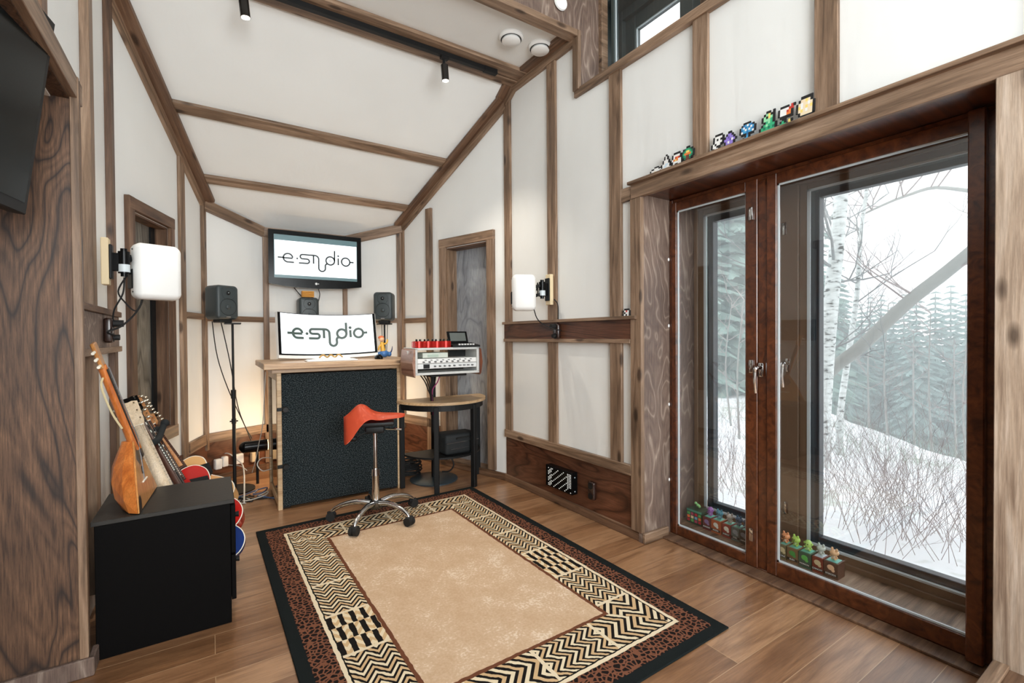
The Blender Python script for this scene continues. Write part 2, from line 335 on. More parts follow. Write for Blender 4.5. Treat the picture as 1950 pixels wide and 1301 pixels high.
# ---- battens, casings and rails of the right side
Xr = 2.223
def vb(A, B, s, z0, z1, w_=.09, t=.022, lab=None, mat=trim): n = nrm(A, B); return board(on(A, B, s, z0), on(A, B, s, z1), w_, t, (n.x, n.y, 0), mat, lab)
def hb(A, B, s0, s1, z, w_=.09, t=.022, lab=None, mat=trim): n = nrm(A, B); return board(on(A, B, s0, z), on(A, B, s1, z), w_, t, (n.x, n.y, 0), mat, lab)
A, B = W0, C1
vb(A, B, 2.82-1.96, .44, 3.37, .1, lab='batten on the right wall behind the white speaker mount')
vb(A, B, 3.42-1.96, .44, 3.3, .09, lab='corner batten beside the grey door wall')
vb(A, B, 2.175-1.96, .44, 2.98, .1, lab='long batten ending at the upper left of the window casing')
hb(A, B, .085, Lm, .425, .065, .03, 'rail on top of the dark plinth panel')
hb(A, B, .03, Lm, 1.382, .022, .05, 'thin shelf rail above the dark socket board')
hb(A, B, .085, Lm, 1.235, .026, .034, 'thin rail under the dark socket board')
hb(A, B, .085, Lm, 1.307, .13, .026, 'dark brown socket board on the right wall', wains)
hb(A, B, .0, Lm, .22, .36, .012, 'dark brown plywood plinth under the right wall panels', wains)
hb(A, B, .0, .215, 2.155, .085, .02, 'short batten joining the window casing')
vb(A, B, .575, 3.0, 3.41, .06, .03, 'upright casing at the left end of the clerestory')
board((Xr, 2.56, 2.985), (Xr, -2.5, 2.985), .055, .035, (-1, 0, 0), trim, 'sill casing under the clerestory window')
for y, l in ((1.555, 'batten above the window, left of the green bead figure'), (.95, 'wide batten above the window beside the cream bead figure'), (.1, 'batten above the far right of the window')):
    board((Xr, y, 2.2), (Xr, y, 2.96), .09, .022, (-1, 0, 0), trim, l)
# big window casing with its shelf
board((Xr, 2.035, 2.155), (Xr, .35, 2.155), .085, .03, (-1, 0, 0), trim, 'wide pine casing over the large window')
board((Xr-.005, 2.04, 2.204), (Xr-.005, .3, 2.204), .018, .055, (-1, 0, 0), trim, 'narrow shelf strip carrying the bead figures')
board((Xr, 2.0, .06), (Xr, 2.0, 2.11), .085, .03, (-1, 0, 0), trim, 'left upright casing of the large window')
board((Xr, .40, .0), (Xr, .40, 2.12), .075, .03, (-1, 0, 0), trimp, 'right upright casing of the large window')
board((Xr, .30, .1), (Xr, .30, 3.0), .09, .02, (-1, 0, 0), trimd, 'dark batten at the right edge of the photograph')
board((Xr, .15, .1), (Xr, .15, 2.2), .2, .015, (-1, 0, 0), wains, 'brown panel beyond the window')
# reveal around the window box
bm = NB(); bxx(bm, 2.2, 2.46, 1.958, 1.985, .0, 2.14); struct('trim_reveal_left', bm, plyG, 'grey plywood reveal left of the large window', 'trim')
bm = NB(); bxx(bm, 2.2, 2.78, .40, .425, .0, 2.14); struct('trim_reveal_right', bm, plyL, 'brown plywood reveal right of the large window', 'trim')
bm = NB(); bxx(bm, 2.2, 2.78, .42, 1.96, 2.125, 2.15); struct('trim_reveal_top', bm, winw, 'brown plywood soffit over the large window', 'trim')  # dark frame wood stands in for the shade under the casing
bm = NB(); bxx(bm, 2.46, 2.78, 1.962, 1.985, .0, 2.12); struct('trim_box_left', bm, plyG, 'plywood side between the two window layers', 'trim')
bm = NB(); bxx(bm, 2.50, 2.78, .42, 1.97, .0, .072); struct('trim_sill', bm, trim, 'brown sill between the two window layers', 'trim')
def ringf(bm, X0, X1, y0, y1, z0, z1, wl, wr, wt, wb):
    bxx(bm, X0, X1, y0, y0+wr, z0, z1, .003); bxx(bm, X0, X1, y1-wl, y1, z0, z1, .003); bxx(bm, X0+.001, X1-.001, y0+wr, y1-wl, z1-wt, z1, .003); bxx(bm, X0+.001, X1-.001, y0+wr, y1-wl, z0, z0+wb, .003)
# inner frame with its mullion, two inner sashes
bm = NB(); ringf(bm, 2.455, 2.515, .43, 1.956, .004, 2.12, .025, .025, .03, .015); bxx(bm, 2.457, 2.513, 1.335, 1.385, .02, 2.09, .003)
w1 = struct('window_1', bm, winw, 'large double window with dark red-brown frames', 'window')
def sash(par, X, y0, y1, z0, z1, wl, wr, wt, wb, mat, name='sash', th=.045):
    bm = NB(); ringf(bm, X, X+th, y0, y1, z0, z1, wl, wr, wt, wb); s = fin(name, bm, mat, par)
    bm = NB(); bxx(bm, X+.02, X+.024, y0+wr-.005, y1-wl+.005, z0+wb-.005, z1-wt+.005); fin('pane', bm, glass, s)
    bm = NB(); g = .008; a0, a1, b0, b1 = y0+wr, y1-wl, z0+wb, z1-wt
    for q in ((a0, a0+g, b0, b1), (a1-g, a1, b0, b1), (a0, a1, b0, b0+g), (a0, a1, b1-g, b1)): bxx(bm, X+.012, X+.02, *q)
    fin('glazing_strip', bm, alu, s); return s
s1 = sash(w1, 2.448, 1.385, 1.935, .018, 2.10, .035, .065, .055, .055, winw)
s2 = sash(w1, 2.448, .475, 1.335, .018, 2.10, .05, .07, .055, .075, winw)
bm = NB(); bxx(bm, 2.41, 2.45, .505, .555, .02, 2.11, .004); fin('stile_cover', bm, winw, w1)
# outer layer
outw = plain('outer_frame_brown', (112, 88, 68), .5); dk = plain('dark_blue_grey_frame', (44, 54, 62), .4)
bm = NB(); ringf(bm, 2.70, 2.76, .43, 1.958, .07, 2.115, .03, .03, .03, .03); bxx(bm, 2.702, 2.758, 1.30, 1.40, .1, 2.09, .003); fin('outer_frame', bm, outw, w1)
for (a, b_) in ((1.40, 1.93), (.46, 1.30)):
    s = sash(w1, 2.715, a, b_, .09, 2.09, .04, .04, .04, .045, outw, 'outer_sash', .03)
    bm = NB(); ringf(bm, 2.748, 2.80, a+.04, b_-.04, .13, 2.05, .045, .045, .045, .045); fin('dark_rim', bm, dk, s)
    bm = NB(); g = .006
    for q in ((a+.04, a+.04+g+.004, .13, 2.05), (b_-.05-g, b_-.04, .13, 2.05), (a+.04, b_-.04, .135, .145), (a+.04, b_-.04, 2.04, 2.05)): bxx(bm, 2.712, 2.717, *q)
    fin('white_seal', bm, alu, s)
def handle(y, z, X, par):
    M = Mx.Translation((X, y, z)); bm = NB(); box(bm, (-.006, 0, 0), (.012, .026, .075), M, .005, 2); h = fin('handle', bm, chrome, par, True)
    bm = NB(); tube(bm, [(0, 0, .012), (-.05, 0, .012), (-.055, .004, -.005), (-.055, .006, -.06), (-.048, .004, -.12)], [.012, .008], 8, 4, M); fin('lever', bm, chrome, h, True)
handle(1.36, 1.085, 2.447, w1); handle(1.35, 1.10, 2.70, w1)
for z in (1.33, .83, .35, 1.75):
    bm = NB(); ball(bm, (2.447, 1.955, z), .007, None, 10, (1, .7, 1.6)); tag(fin('cable_clip', bm, white, None, True), 'small white clips on the grey reveal beside the window', 'clip', 'white clips on the window reveal')
for (y, z, X) in ((1.415, 1.10, 2.446), (1.415, 1.92, 2.446), (1.415, .19, 2.446), (1.42, 1.10, 2.70), (1.37, 1.86, 2.70), (1.36, .30, 2.70)):
    bm = NB(); box(bm, (X-.004, y, z), (.008, .022, .07), None, .003, 2); fin('lock_plate', bm, chrome, w1, True)
bm = NB(); bxx(bm, 2.36, 2.456, .42, 1.96, .0, .014, .003); struct('trim_threshold', bm, trimd, 'worn wooden threshold strip in front of the window', 'trim')
# clerestory
w2f = NB(); ringf(w2f, 2.40, 2.46, .3, 2.54, 2.96, 3.95, .045, .05, .05, .05); w2 = struct('window_2', w2f, trim, 'clerestory window under the gable', 'window')
gm = plain('clerestory_grey_green', (60, 70, 70), .45)
sash(w2, 2.465, .35, 2.47, 3.0, 3.9, .03, .03, .05, .04, gm)
bm = NB(); ringf(bm, 2.62, 2.70, 1.9, 2.56, 2.95, 3.7, .05, .1, .07, .04); fin('outer_frame', bm, gm, w2)
sash(w2, 2.66, 1.97, 2.52, 3.0, 3.64, .10, .03, .10, .04, gm, 'outer_sash', .06); sash(w2, 2.66, .4, 1.8, 3.0, 3.64, .06, .03, .10, .04, gm, 'outer_sash', .06)
bm = NB(); bxx(bm, 2.46, 2.75, 2.54, 2.58, 2.95, 3.9); bxx(bm, 2.46, 2.75, .28, 2.54, 3.70, 3.76); struct('trim_clerestory_box', bm, gm, 'dark wooden box between the clerestory panes', 'trim')
bm = NB(); bxx(bm, 2.46, 2.75, .28, 2.54, 2.92, 2.955); struct('trim_clerestory_sill', bm, trimd, 'sill of the clerestory window', 'trim')
# outer wall skin closing the gaps around the window boxes
bm = NB(); bxx(bm, 2.345, 2.74, 1.99, 2.6, -.4, 2.92); bxx(bm, 2.41, 2.74, 2.6, 3.6, -.4, 4.2); bxx(bm, 2.345, 2.76, .3, 1.99, 2.16, 2.92); bxx(bm, 2.345, 2.74, -3, .395, -.4, 2.92); bxx(bm, 2.70, 2.74, 1.80, 1.92, 2.95, 3.7); bxx(bm, 2.5, 2.74, .3, 2.0, -.4, -.002); bxx(bm, 2.47, 2.74, .28, 2.56, 3.76, 4.2)
struct('wall_outer', bm, trimd, 'outer timber wall around the windows', 'wall')
# ---- door wall
A, B = C1, C2
vb(A, B, .168, .07, 2.22, .085, .03, 'right upright casing of the grey door'); vb(A, B, .795, .07, 2.22, .085, .03, 'left upright casing of the grey door'); hb(A, B, .125, .838, 2.178, .085, .032, 'head casing of the grey door')
vb(A, B, 1.0, .07, 2.56, .085, .025, 'batten between the grey door and the rear corner'); 
vb(A, B, 1.43, .3, 2.47, .05, .025, 'corner batten right of the rear wall')
hb(A, B, 1.04, Ld, 1.44, .05, .022, 'rail right of the corner batten'); hb(A, B, .9, Ld, .40, .09, .025, 'plinth rail near the rear corner'); hb(A, B, .84, Ld, .2, .36, .01, 'dark plinth panel near the rear corner', wains)
def inbox(A, B, s0, s1, z0, z1, off, th, mat, name, lab):   # slab behind the wall plane
    d = (B-A).normalized(); n = nrm(A, B); M = frame((A.x, A.y, 0), (d.x, d.y, 0), z=(0, 0, 1)); sgn = 1 if (M.to_3x3() @ V((0, 1, 0))).dot(V((n.x, n.y, 0))) > 0 else -1
    bm = NB(); bxx(bm, s0, s1, sgn*off, sgn*(off+th), z0, z1); return struct(name, bm, mat, lab, name.split('_')[0], M)
inbox(A, B, D0-.02, D1+.02, .05, DZ+.02, -.16, .04, doorm, 'door_1', 'narrow grey-blue plywood door beside the rack')
inbox(A, B, D0, D0+.012, .0, DZ, -.12, .12, trimz, 'trim_door_jamb_right', 'right jamb of the grey door'); inbox(A, B, D1-.012, D1, .0, DZ, -.12, .12, trimz, 'trim_door_jamb_left', 'pale left jamb of the grey door'); inbox(A, B, D0, D1, DZ-.012, DZ, -.12, .12, trimd, 'trim_door_head', 'dark head jamb of the grey door'); inbox(A, B, D0, D1, 0, .06, -.12, .11, trim, 'trim_door_sill', 'raised sill of the grey door')
# ---- left rear wall
A, B = C6, C5
def sxa(px, py=500): return sof(C6, C5, px, py)[0]
vb(A, B, sxa(343, 450), .07, cz(C6.y+sxa(343)*.95)-.02, .085, .022, 'batten right of the recessed left window'); vb(A, B, Ls-.03, .3, 2.47, .05, .03, 'corner batten left of the rear wall')
hb(A, B, sxa(350), Ls, 1.455, .05, .022, 'rail on the left rear wall'); hb(A, B, sxa(350), Ls, .40, .09, .025, 'plinth rail on the left rear wall'); hb(A, B, sxa(336), Ls, .2, .36, .012, 'dark plinth on the left rear wall', wains)
c = .05; w0, w1_, v0, v1 = WL[0], WL[1], WL[2], WL[3]
vb(A, B, w0-c/2, v0-.06, v1+.08, .065, .03, 'near upright casing of the recessed left window', trimd); vb(A, B, w1_+c/2, v0-.06, v1+.08, .05, .03, 'far upright casing of the recessed left window', trimd); hb(A, B, w0-c, w1_+c, v1+.04, .075, .032, 'head casing of the recessed left window', trimd); hb(A, B, w0-c, w1_+c, v0-.04, .085, .035, 'sill casing of the recessed left window', trimd)
inbox(A, B, w0-.02, w1_+.02, v0-.02, v1+.02, -.10, .015, plyD, 'window_3', 'recessed left window with a dim grey-brown pane'); inbox(A, B, w1_-.012, w1_, v0, v1, -.13, .13, trimdz, 'trim_left_window_jamb', 'far jamb of the recessed left window'); inbox(A, B, w0, w0+.012, v0, v1, -.13, .13, trimd, 'trim_left_window_jamb_near', 'near jamb of the recessed left window'); inbox(A, B, w0, w1_, v1-.012, v1, -.13, .13, trimd, 'trim_left_window_head', 'head of the recessed left window'); inbox(A, B, w0, w1_, v0, v0+.012, -.13, .13, trimd, 'trim_left_window_sill', 'sill of the recessed left window')
inbox(A, B, w1_-.07, w1_-.014, v0+.013, v1-.013, -.085, .012, black, 'trim_left_window_bar', 'black bar in the recessed left window')
# rear walls
for A, B, k in ((C5, BL, 0), (BL, BR, 1), (BR, C2, 2)):
    l = (B-A).length; nmz = ('left short', 'middle', 'right short')[k]
    hb(A, B, 0, l, 1.445, .05, .022, 'rail on the %s rear wall' % nmz); hb(A, B, 0, l, .40, .08, .03, 'plinth rail on the %s rear wall' % nmz); hb(A, B, 0, l, .2, .36, .012, 'dark plinth on the %s rear wall' % nmz, wains)
    board(on(A, B, 0, cz(A.y)-.045), on(A, B, l, cz(B.y)-.045), .09, .045, (nrm(A, B).x, nrm(A, B).y, 0), trim, 'ceiling trim over the %s rear wall' % nmz)
vb(BL, BR, .02, .07, cz(5.08), .05, .03, 'batten at the left rear corner'); vb(BL, BR, (BR-BL).length-.02, .07, cz(5.08), .045, .03, 'batten at the right rear corner'); vb(BR, C2, (C2-BR).length-.03, .07, 2.47, .05, .03, 'batten at the end of the right short rear wall')
# ceiling trims along the side walls
def ctrim(A, B, lab, wv=.085): 
    n = nrm(A, B); a = V((A.x+n.x*.0, A.y+n.y*.0, cz(A.y))); b = V((B.x, B.y, cz(B.y))); dn = V((n.x, n.y, 0)); up = (b-a).cross(dn).normalized()
    if up.z < 0: up = -up
    board(a-up*wv/2+dn*0, b-up*wv/2, wv, .03, dn, trim, lab+' (wall side)' if 0 else lab); board(a+dn*.05, b+dn*.05, .1, .03, -up, trimd, lab.replace('trim', 'cover strip'))
ctrim(C6, C5, 'ceiling trim on the angled left wall'); ctrim(C1, C2, 'ceiling trim on the angled right wall'); ctrim(V((2.187, 3.33)), C1, 'short ceiling trim at the ceiling bend'); ctrim(V((2.208, 2.56)), V((2.187, 3.33)), 'level ceiling trim over the right wall')
ctrim(V((-.48, 2.4)), V((-.48, 3.33)), 'level ceiling trim over the left wall')
nc = V((0, -.62, -1)).normalized()
for y, w_, l in ((4.10, .085, 'upper of the two beams across the sloping ceiling'), (4.635, .075, 'lower of the two beams across the sloping ceiling')):
    xl = C6.x+(y-3.53)*(C5.x-C6.x)/(C5.y-C6.y); xr = C1.x+(y-3.469)*(C2.x-C1.x)/(C2.y-C1.y); board((xl, y, cz(y)), (xr, y, cz(y)), w_, .03, nc, trim, l)
board((-.48, 3.17, 3.41), (2.19, 3.17, 3.41), .13, .03, (0, 0, -1), trim, 'wide beam carrying the track light'); board((-.48, 3.29, 3.41), (2.19, 3.29, 3.41), .09, .035, (0, 0, -1), trim, 'beam at the bend of the ceiling')
board((-.48, 2.55, 3.41), (2.2, 2.55, 3.41), .085, .045, (0, 0, -1), trim, 'beam at the near edge of the ceiling')
# ---- left foreground: plywood lined opening
bm = NB(); bxx(bm, -1.6, -.428, 2.352, 2.38, 0, 2.17); struct('wall_opening_end', bm, plyL, 'brown plywood end panel of the left opening', 'wall')
bm = NB(); bxx(bm, -1.6, -.43, -2, 2.37, 2.165, 2.19); struct('trim_soffit', bm, plyL, 'dark plywood soffit of the left opening', 'trim')
bm = NB(); bxx(bm, -1.7, -1.6, -2, 2.4, 0, 2.2); struct('wall_opening_back', bm, plyL, 'plywood back of the left opening', 'wall')
bm = NB(); bxx(bm, -.428, -.402, 2.343, 2.36, .07, 2.25, .002); struct('trim_%d' % (NT[0]+1), bm, trimz, 'upright casing at the edge of the left opening', 'trim')
bm = NB(); bxx(bm, -.48, -.404, 2.36, 2.39, .07, 2.25, .002); struct('trim_%d' % (NT[0]+2), bm, trimdz, 'face of the casing beside the black cabinet', 'trim'); NT[0] += 2
board((-.48, 2.43, 2.21), (-.48, 0, 2.21), .08, .075, (1, 0, 0), trim, 'head casing over the left opening')
board((-.48, 2.16, 2.26), (-.48, 2.16, 4), .07, .03, (1, 0, 0), trimd, 'upright above the left opening')
board((-.48, 2.87, .1), (-.48, 2.87, 3.4), .085, .035, (1, 0, 0), trim, 'near batten on the left wall'); board((-.48, 3.46, .1), (-.48, 3.46, 3.4), .1, .03, (1, 0, 0), trimd, 'far batten on the left wall')
board((-.48, 2.43, 1.41), (-.48, 3.5, 1.41), .03, .05, (1, 0, 0), trimd, 'upper rail of the left socket board'); board((-.48, 2.43, 1.215), (-.48, 3.5, 1.215), .03, .05, (1, 0, 0), trim, 'lower rail of the left socket board'); board((-.48, 2.43, 1.31), (-.48, 3.5, 1.31), .17, .037, (1, 0, 0), plyG, 'grey-brown left socket board')
# ---- baseboards
def bb(name, A, B, lab, h=.062, t=.018, mat=trimd):
    A, B = V(A), V(B); n = nrm(A, B); d = (B-A).normalized(); M = frame((A.x, A.y, 0), (d.x, d.y, 0), z=(0, 0, 1)); sg = 1 if (M.to_3x3() @ V((0, 1, 0))).dot(V((n.x, n.y, 0))) > 0 else -1
    bm = NB(); bxx(bm, -.01, (B-A).length+.01, 0, sg*t, 0, h, .004); struct(name, bm, mat, lab, 'baseboard', M)
bb('baseboard_right_middle', W0, C1, 'skirting under the dark plinth panel', .062, .022); bb('baseboard_right_rear', C1, C2, 'skirting under the grey door wall'); bb('baseboard_rear_left', C5, BL, 'skirting of the left short rear wall'); bb('baseboard_rear', BL, BR, 'skirting of the rear wall'); bb('baseboard_rear_right', BR, C2, 'skirting of the right short rear wall'); bb('baseboard_left_rear', C6, C5, 'skirting of the angled left wall')
bm = NB(); bxx(bm, 2.2, 2.42, 1.935, 1.958, 0, .062, .004); struct('baseboard_reveal', bm, trim, 'skirting returning into the window recess', 'baseboard')
bm = NB(); bxx(bm, -1.6, -.385, 2.333, 2.352, 0, .07, .004); bxx(bm, -.405, -.385, 2.34, 2.43, 0, .07, .004); struct('baseboard_opening', bm, plyG, 'grey skirting under the left plywood panel', 'baseboard')
# raised platform in the right foreground
bm = NB(); bxx(bm, 1.5, 2.19, -2, .42, 0, .168, .004); struct('floor_platform', bm, trimd, 'raised brown platform in the lower right corner', 'floor')
board((1.5, .415, .168), (2.19, .415, .168), .04, .012, (0, 0, 1), trim, 'worn nosing strip on the platform edge')
# ================================================================ things: rug
def rug_mat():
    m, nt, b = nm('rug_weave'); g = G(nt); tc = g.n('ShaderNodeTexCoord'); sp = g.n('ShaderNodeSeparateXYZ')
    wob = g.noise(tc.outputs['Object'], 28, 2); mv = g.n('ShaderNodeVectorMath', operation='ADD'); cb = g.n('ShaderNodeCombineXYZ'); wv = g.m('MULTIPLY', g.m('SUBTRACT', wob, .5), .012)
    nt.links.new(wv, cb.inputs[0]); nt.links.new(wv, cb.inputs[1]); nt.links.new(tc.outputs['Object'], mv.inputs[0]); nt.links.new(cb.outputs[0], mv.inputs[1]); nt.links.new(mv.outputs[0], sp.inputs[0])
    x, y = sp.outputs[0], sp.outputs[1]
    dx = g.m('SUBTRACT', .8, g.m('ABSOLUTE', x)); dy = g.m('SUBTRACT', 1.15, g.m('ABSOLUTE', y)); d = g.m('MINIMUM', dx, dy); side = g.m('LESS_THAN', dx, dy)
    t = g.m('ADD', g.m('MULTIPLY', side, y), g.m('MULTIPLY', g.m('SUBTRACT', 1, side), x)); s = g.m('DIVIDE', g.m('SUBTRACT', d, .165), .195)
    k = g.m('FLOOR', g.m('ADD', g.m('DIVIDE', t, .31), g.m('MULTIPLY', side, 7.3))); wn = g.n('ShaderNodeTexWhiteNoise', noise_dimensions='1D'); nt.links.new(k, wn.inputs['W']); r = wn.outputs['Value']
    tf = g.m('FRACT', g.m('ADD', g.m('DIVIDE', t, .31), g.m('MULTIPLY', side, 7.3)))
    flip = g.m('GREATER_THAN', r, .55)
    zz = g.m('PINGPONG', g.m('MULTIPLY', s, g.m('ADD', 1.5, g.m('MULTIPLY', g.m('FLOOR', g.m('MULTIPLY', r, 2.99)), .75))), .5)
    f = g.m('ADD', 15, g.m('MULTIPLY', r, 8))
    st = g.m('FRACT', g.m('ADD', g.m('MULTIPLY', t, g.m('MULTIPLY', f, 1.6)), g.m('MULTIPLY', zz, 3.2)))
    # a few blocks are bars along the band
    bars = g.m('FRACT', g.m('ADD', g.m('MULTIPLY', s, 4), g.m('MULTIPLY', g.m('FLOOR', g.m('MULTIPLY', tf, 3)), .5))); isb = g.m('GREATER_THAN', r, .86)
    st = g.m('ADD', g.m('MULTIPLY', st, g.m('SUBTRACT', 1, isb)), g.m('MULTIPLY', bars, isb))
    blk = g.m('LESS_THAN', st, .46); par = g.m('FRACT', g.m('MULTIPLY', g.m('FLOOR', g.m('ADD', g.m('MULTIPLY', t, g.m('MULTIPLY', f, 1.6)), g.m('MULTIPLY', zz, 3.2))), .5)); par = g.m('GREATER_THAN', par, .25)
    pc = g.mix(par, (226, 208, 176), (204, 170, 128)); pc = g.mix(blk, pc, (28, 24, 22))
    edge = g.m('LESS_THAN', g.m('ABSOLUTE', g.m('SUBTRACT', tf, .5)), .475); pc = g.mix(edge, (224, 206, 176), pc)
    vo = g.n('ShaderNodeTexVoronoi', feature='DISTANCE_TO_EDGE'); vo.inputs['Scale'].default_value = 46; nt.links.new(tc.outputs['Object'], vo.inputs['Vector'])
    lp = g.mix(g.m('GREATER_THAN', vo.outputs['Distance'], .13), (122, 78, 58), (30, 24, 22))
    n1 = g.noise(tc.outputs['Object'], 5, 5, 0, .7); n2 = g.noise(tc.outputs['Object'], 90, 3); fld = g.ramp(g.m('ADD', g.m('MULTIPLY', n1, .6), g.m('MULTIPLY', n2, .4)), [(.40, (196, 164, 132)), (.54, (206, 176, 146)), (.62, (226, 204, 180))])
    c = g.mix(g.m('GREATER_THAN', d, .05), (26, 30, 30), lp)
    for v, col in ((.145, (226, 208, 178)), (.162, (26, 24, 22)), (.168, pc), (.36, (108, 66, 46)), (.378, fld)): c = g.mix(g.m('GREATER_THAN', d, v), c, col)
    nt.links.new(c, b.inputs['Base Color']); b.inputs['Roughness'].default_value = .95; b.inputs['Specular IOR Level'].default_value = .1
    wv2 = g.noise(tc.outputs['Object'], 420, 2); bp = g.n('ShaderNodeBump'); bp.inputs['Strength'].default_value = .4; bp.inputs['Distance'].default_value = .003; nt.links.new(wv2, bp.inputs['Height']); nt.links.new(bp.outputs[0], b.inputs['Normal']); return m
bm = NB(); bxx(bm, -.8, .8, -1.15, 1.15, 0, .009, .003); o = fin('rug', bm, rug_mat()); o.location = (1.05, 2.318, .0005); o.rotation_euler = (0, 0, math.radians(.9)); tag(o, 'rectangular rug with beige centre and black zigzag border on the plank floor', 'rug')
# ---- logo strokes
def arc(cx, cy, r, a0, a1, n=14): return [(cx+r*math.cos(math.radians(a0+(a1-a0)*i/n)), cy+r*math.sin(math.radians(a0+(a1-a0)*i/n))) for i in range(n+1)]
def logo(bm, fmap, wd=14):
    P = [[(-575, 0), (-495, 0)], [(-364, -4), (-430, -4), (-496, -4)], arc(-430, 0, 66, 3, 270, 24)+[(-345, -66)],
         [(-275, -68), (-155, -68)]+arc(-155, -34, 34, -90, 90)[1:]+[(-220, 0)]+arc(-220, 34, 34, -90, -270)[1:]+[(-50, 68)]+arc(-40, 8, 60, 90, 0)[1:]+[(20, -130)]+arc(70, -130, 50, 180, 360)[1:]+[(120, -85)]+arc(150, -85, 30, 180, 90, 5)[1:],
         [(-58, 62), (-58, -66)], [(265, 168), (263, 0)], [(322, 52), (322, -60)], [(506, 0), (570, 0)]]
    for p in P: ribbon(bm, p, wd, fmap=fmap)
    for c, r in (((197, 0), 66), ((440, 0), 66)): ribbon(bm, arc(c[0], c[1], r, 0, 351, 39), wd, close=True, fmap=fmap)
    ribbon(bm, arc(197, 0, 13, 0, 340, 17), 6, close=True, fmap=fmap); disc(bm, (-298, 0), wd*.6, fmap=fmap); disc(bm, (322, 88), wd*.65, fmap=fmap)
ink = plain('logo_ink', (30, 42, 44), .4); inkg = plain('logo_ink_grey_green', (72, 88, 84), .4)
scrw = plain('lit_screen_white', (236, 242, 248), .3, emit=.85); scrd = plain('lit_screen_teal', (88, 118, 124), .3, emit=.25)
# ---- television on the rear wall
t = thing('wall_television', 'black television showing the thin e.studio logo high on the rear wall', 'television', (.888, 4.88, 2.02))
W_, Hh = .425, .268
bm = NB(); pr = [(-W_, -Hh+.03), (-W_*.6, -Hh+.006), (0, -Hh-.004), (W_*.6, -Hh+.006), (W_, -Hh+.03), (W_, Hh), (-W_, Hh)]
XZ = Mx(((1, 0, 0, 0), (0, 0, 1, 0), (0, 1, 0, 0), (0, 0, 0, 1)))   # local xy -> xz plane, z -> y
prism(bm, pr, 0, .06, XZ, .006); fin('casing', bm, blackg, t)
bm = NB(); bxx(bm, -W_+.045, W_-.045, -.002, 0, -Hh+.085, Hh-.045); fin('screen_border', bm, scrd, t)
bm = NB(); bxx(bm, -W_+.05, W_-.05, -.004, -.002, -.155, .17); sc1 = fin('screen', bm, scrw, t)
k = .75/1235; bm = NB(); logo(bm, lambda x, y: (x*k, -.006, y*k+.008), 23); fin('logo', bm, ink, sc1)
bm = NB(); cyl(bm, (-.012, -.003, -.226), (-.012, .001, -.226), .011, n=20); cyl(bm, (.008, -.003, -.226), (.008, .001, -.226), .005, n=12); fin('badge', bm, white, t)
bm = NB(); bxx(bm, -.2, .2, .06, .1, -.12, .12, .005); bxx(bm, -.06, .06, .1, .19, -.05, .05); fin('wall_bracket', bm, black, t)
# ---- desk
oakl = wood('light_pine', (196, 160, 120), (222, 190, 150), (234, 206, 168), .45, knots=False); deskw = wood('desk_pine', (170, 130, 96), (206, 170, 132), (224, 192, 156), .4)
felt = plain('charcoal_felt', (38, 44, 48), .95, spec=.1, bump=.8, bscale=260)
def felt_mat():
    m, nt, b = nm('charcoal_felt_speckled'); g = G(nt); v = objvec(g, rand=False); a = g.noise(v, 150, 3, 0, .85); c = g.ramp(a, [(.40, (12, 15, 17)), (.5, (28, 34, 37)), (.64, (92, 100, 102))]); nt.links.new(c, b.inputs['Base Color']); b.inputs['Roughness'].default_value = 1; b.inputs['Specular IOR Level'].default_value = .05; return m
felt = felt_mat()
dsk = thing('studio_desk', 'tall studio desk with pine top and charcoal felt front panel', 'desk', (.9, 4.1, 0))
def rel(o, fn):   # build in world coordinates under a thing
    bm = NB(); fn(bm); bmesh.ops.translate(bm, verts=bm.verts[:], vec=-o.location); return bm
fin('tabletop', rel(dsk, lambda b: bxx(b, .313, 1.462, 3.72, 4.46, 1.042, 1.086, .004)), deskw, dsk)
fin('top_rail', rel(dsk, lambda b: bxx(b, .37, 1.33, 3.79, 4.44, 1.012, 1.042, .002)), deskw, dsk)
fin('front_panel', rel(dsk, lambda b: bxx(b, .433, 1.305, 3.80, 3.83, .02, 1.0, .004)), felt, dsk)
for (x0, x1, y0, y1) in ((.402, .433, 3.80, 3.86), (1.305, 1.335, 3.80, 3.86), (.402, .433, 4.36, 4.42), (1.305, 1.335, 4.36, 4.42)): fin('post', rel(dsk, lambda b: bxx(b, x0, x1, y0, y1, .0, 1.012, .003)), oakl, dsk)
for z0, z1 in ((.02, .07), (.95, 1.01)): fin('side_rail', rel(dsk, lambda b: bxx(b, .404, .43, 3.86, 4.36, z0, z1, .002)), oakl, dsk)
smoky = glassm('smoky_acrylic', .06, (150, 140, 128)); fin('side_window', rel(dsk, lambda b: bxx(b, .414, .418, 3.86, 4.36, .07, .95)), smoky, dsk)
fin('back_panel', rel(dsk, lambda b: bxx(b, .433, 1.305, 4.40, 4.42, .02, 1.0)), trimd, dsk)
fin('side_panel', rel(dsk, lambda b: bxx(b, 1.31, 1.33, 3.86, 4.36, .02, 1.0)), oakl, dsk)
for z in (.745, .325):
    kn = fin('latch', rel(dsk, lambda b: (cyl(b, (.455, 3.80, z), (.455, 3.775, z), .012, .02, 20), cyl(b, (.455, 3.775, z), (.455, 3.755, z), .022, .018, 20), bxx(b, .40, .445, 3.785, 3.80, z-.012, z+.012, .002))), black, dsk, True)
for x in (.46, 1.28): fin('caster', rel(dsk, lambda b: bxx(b, x-.03, x+.03, 3.83, 3.9, 0, .03, .004)), black, dsk)
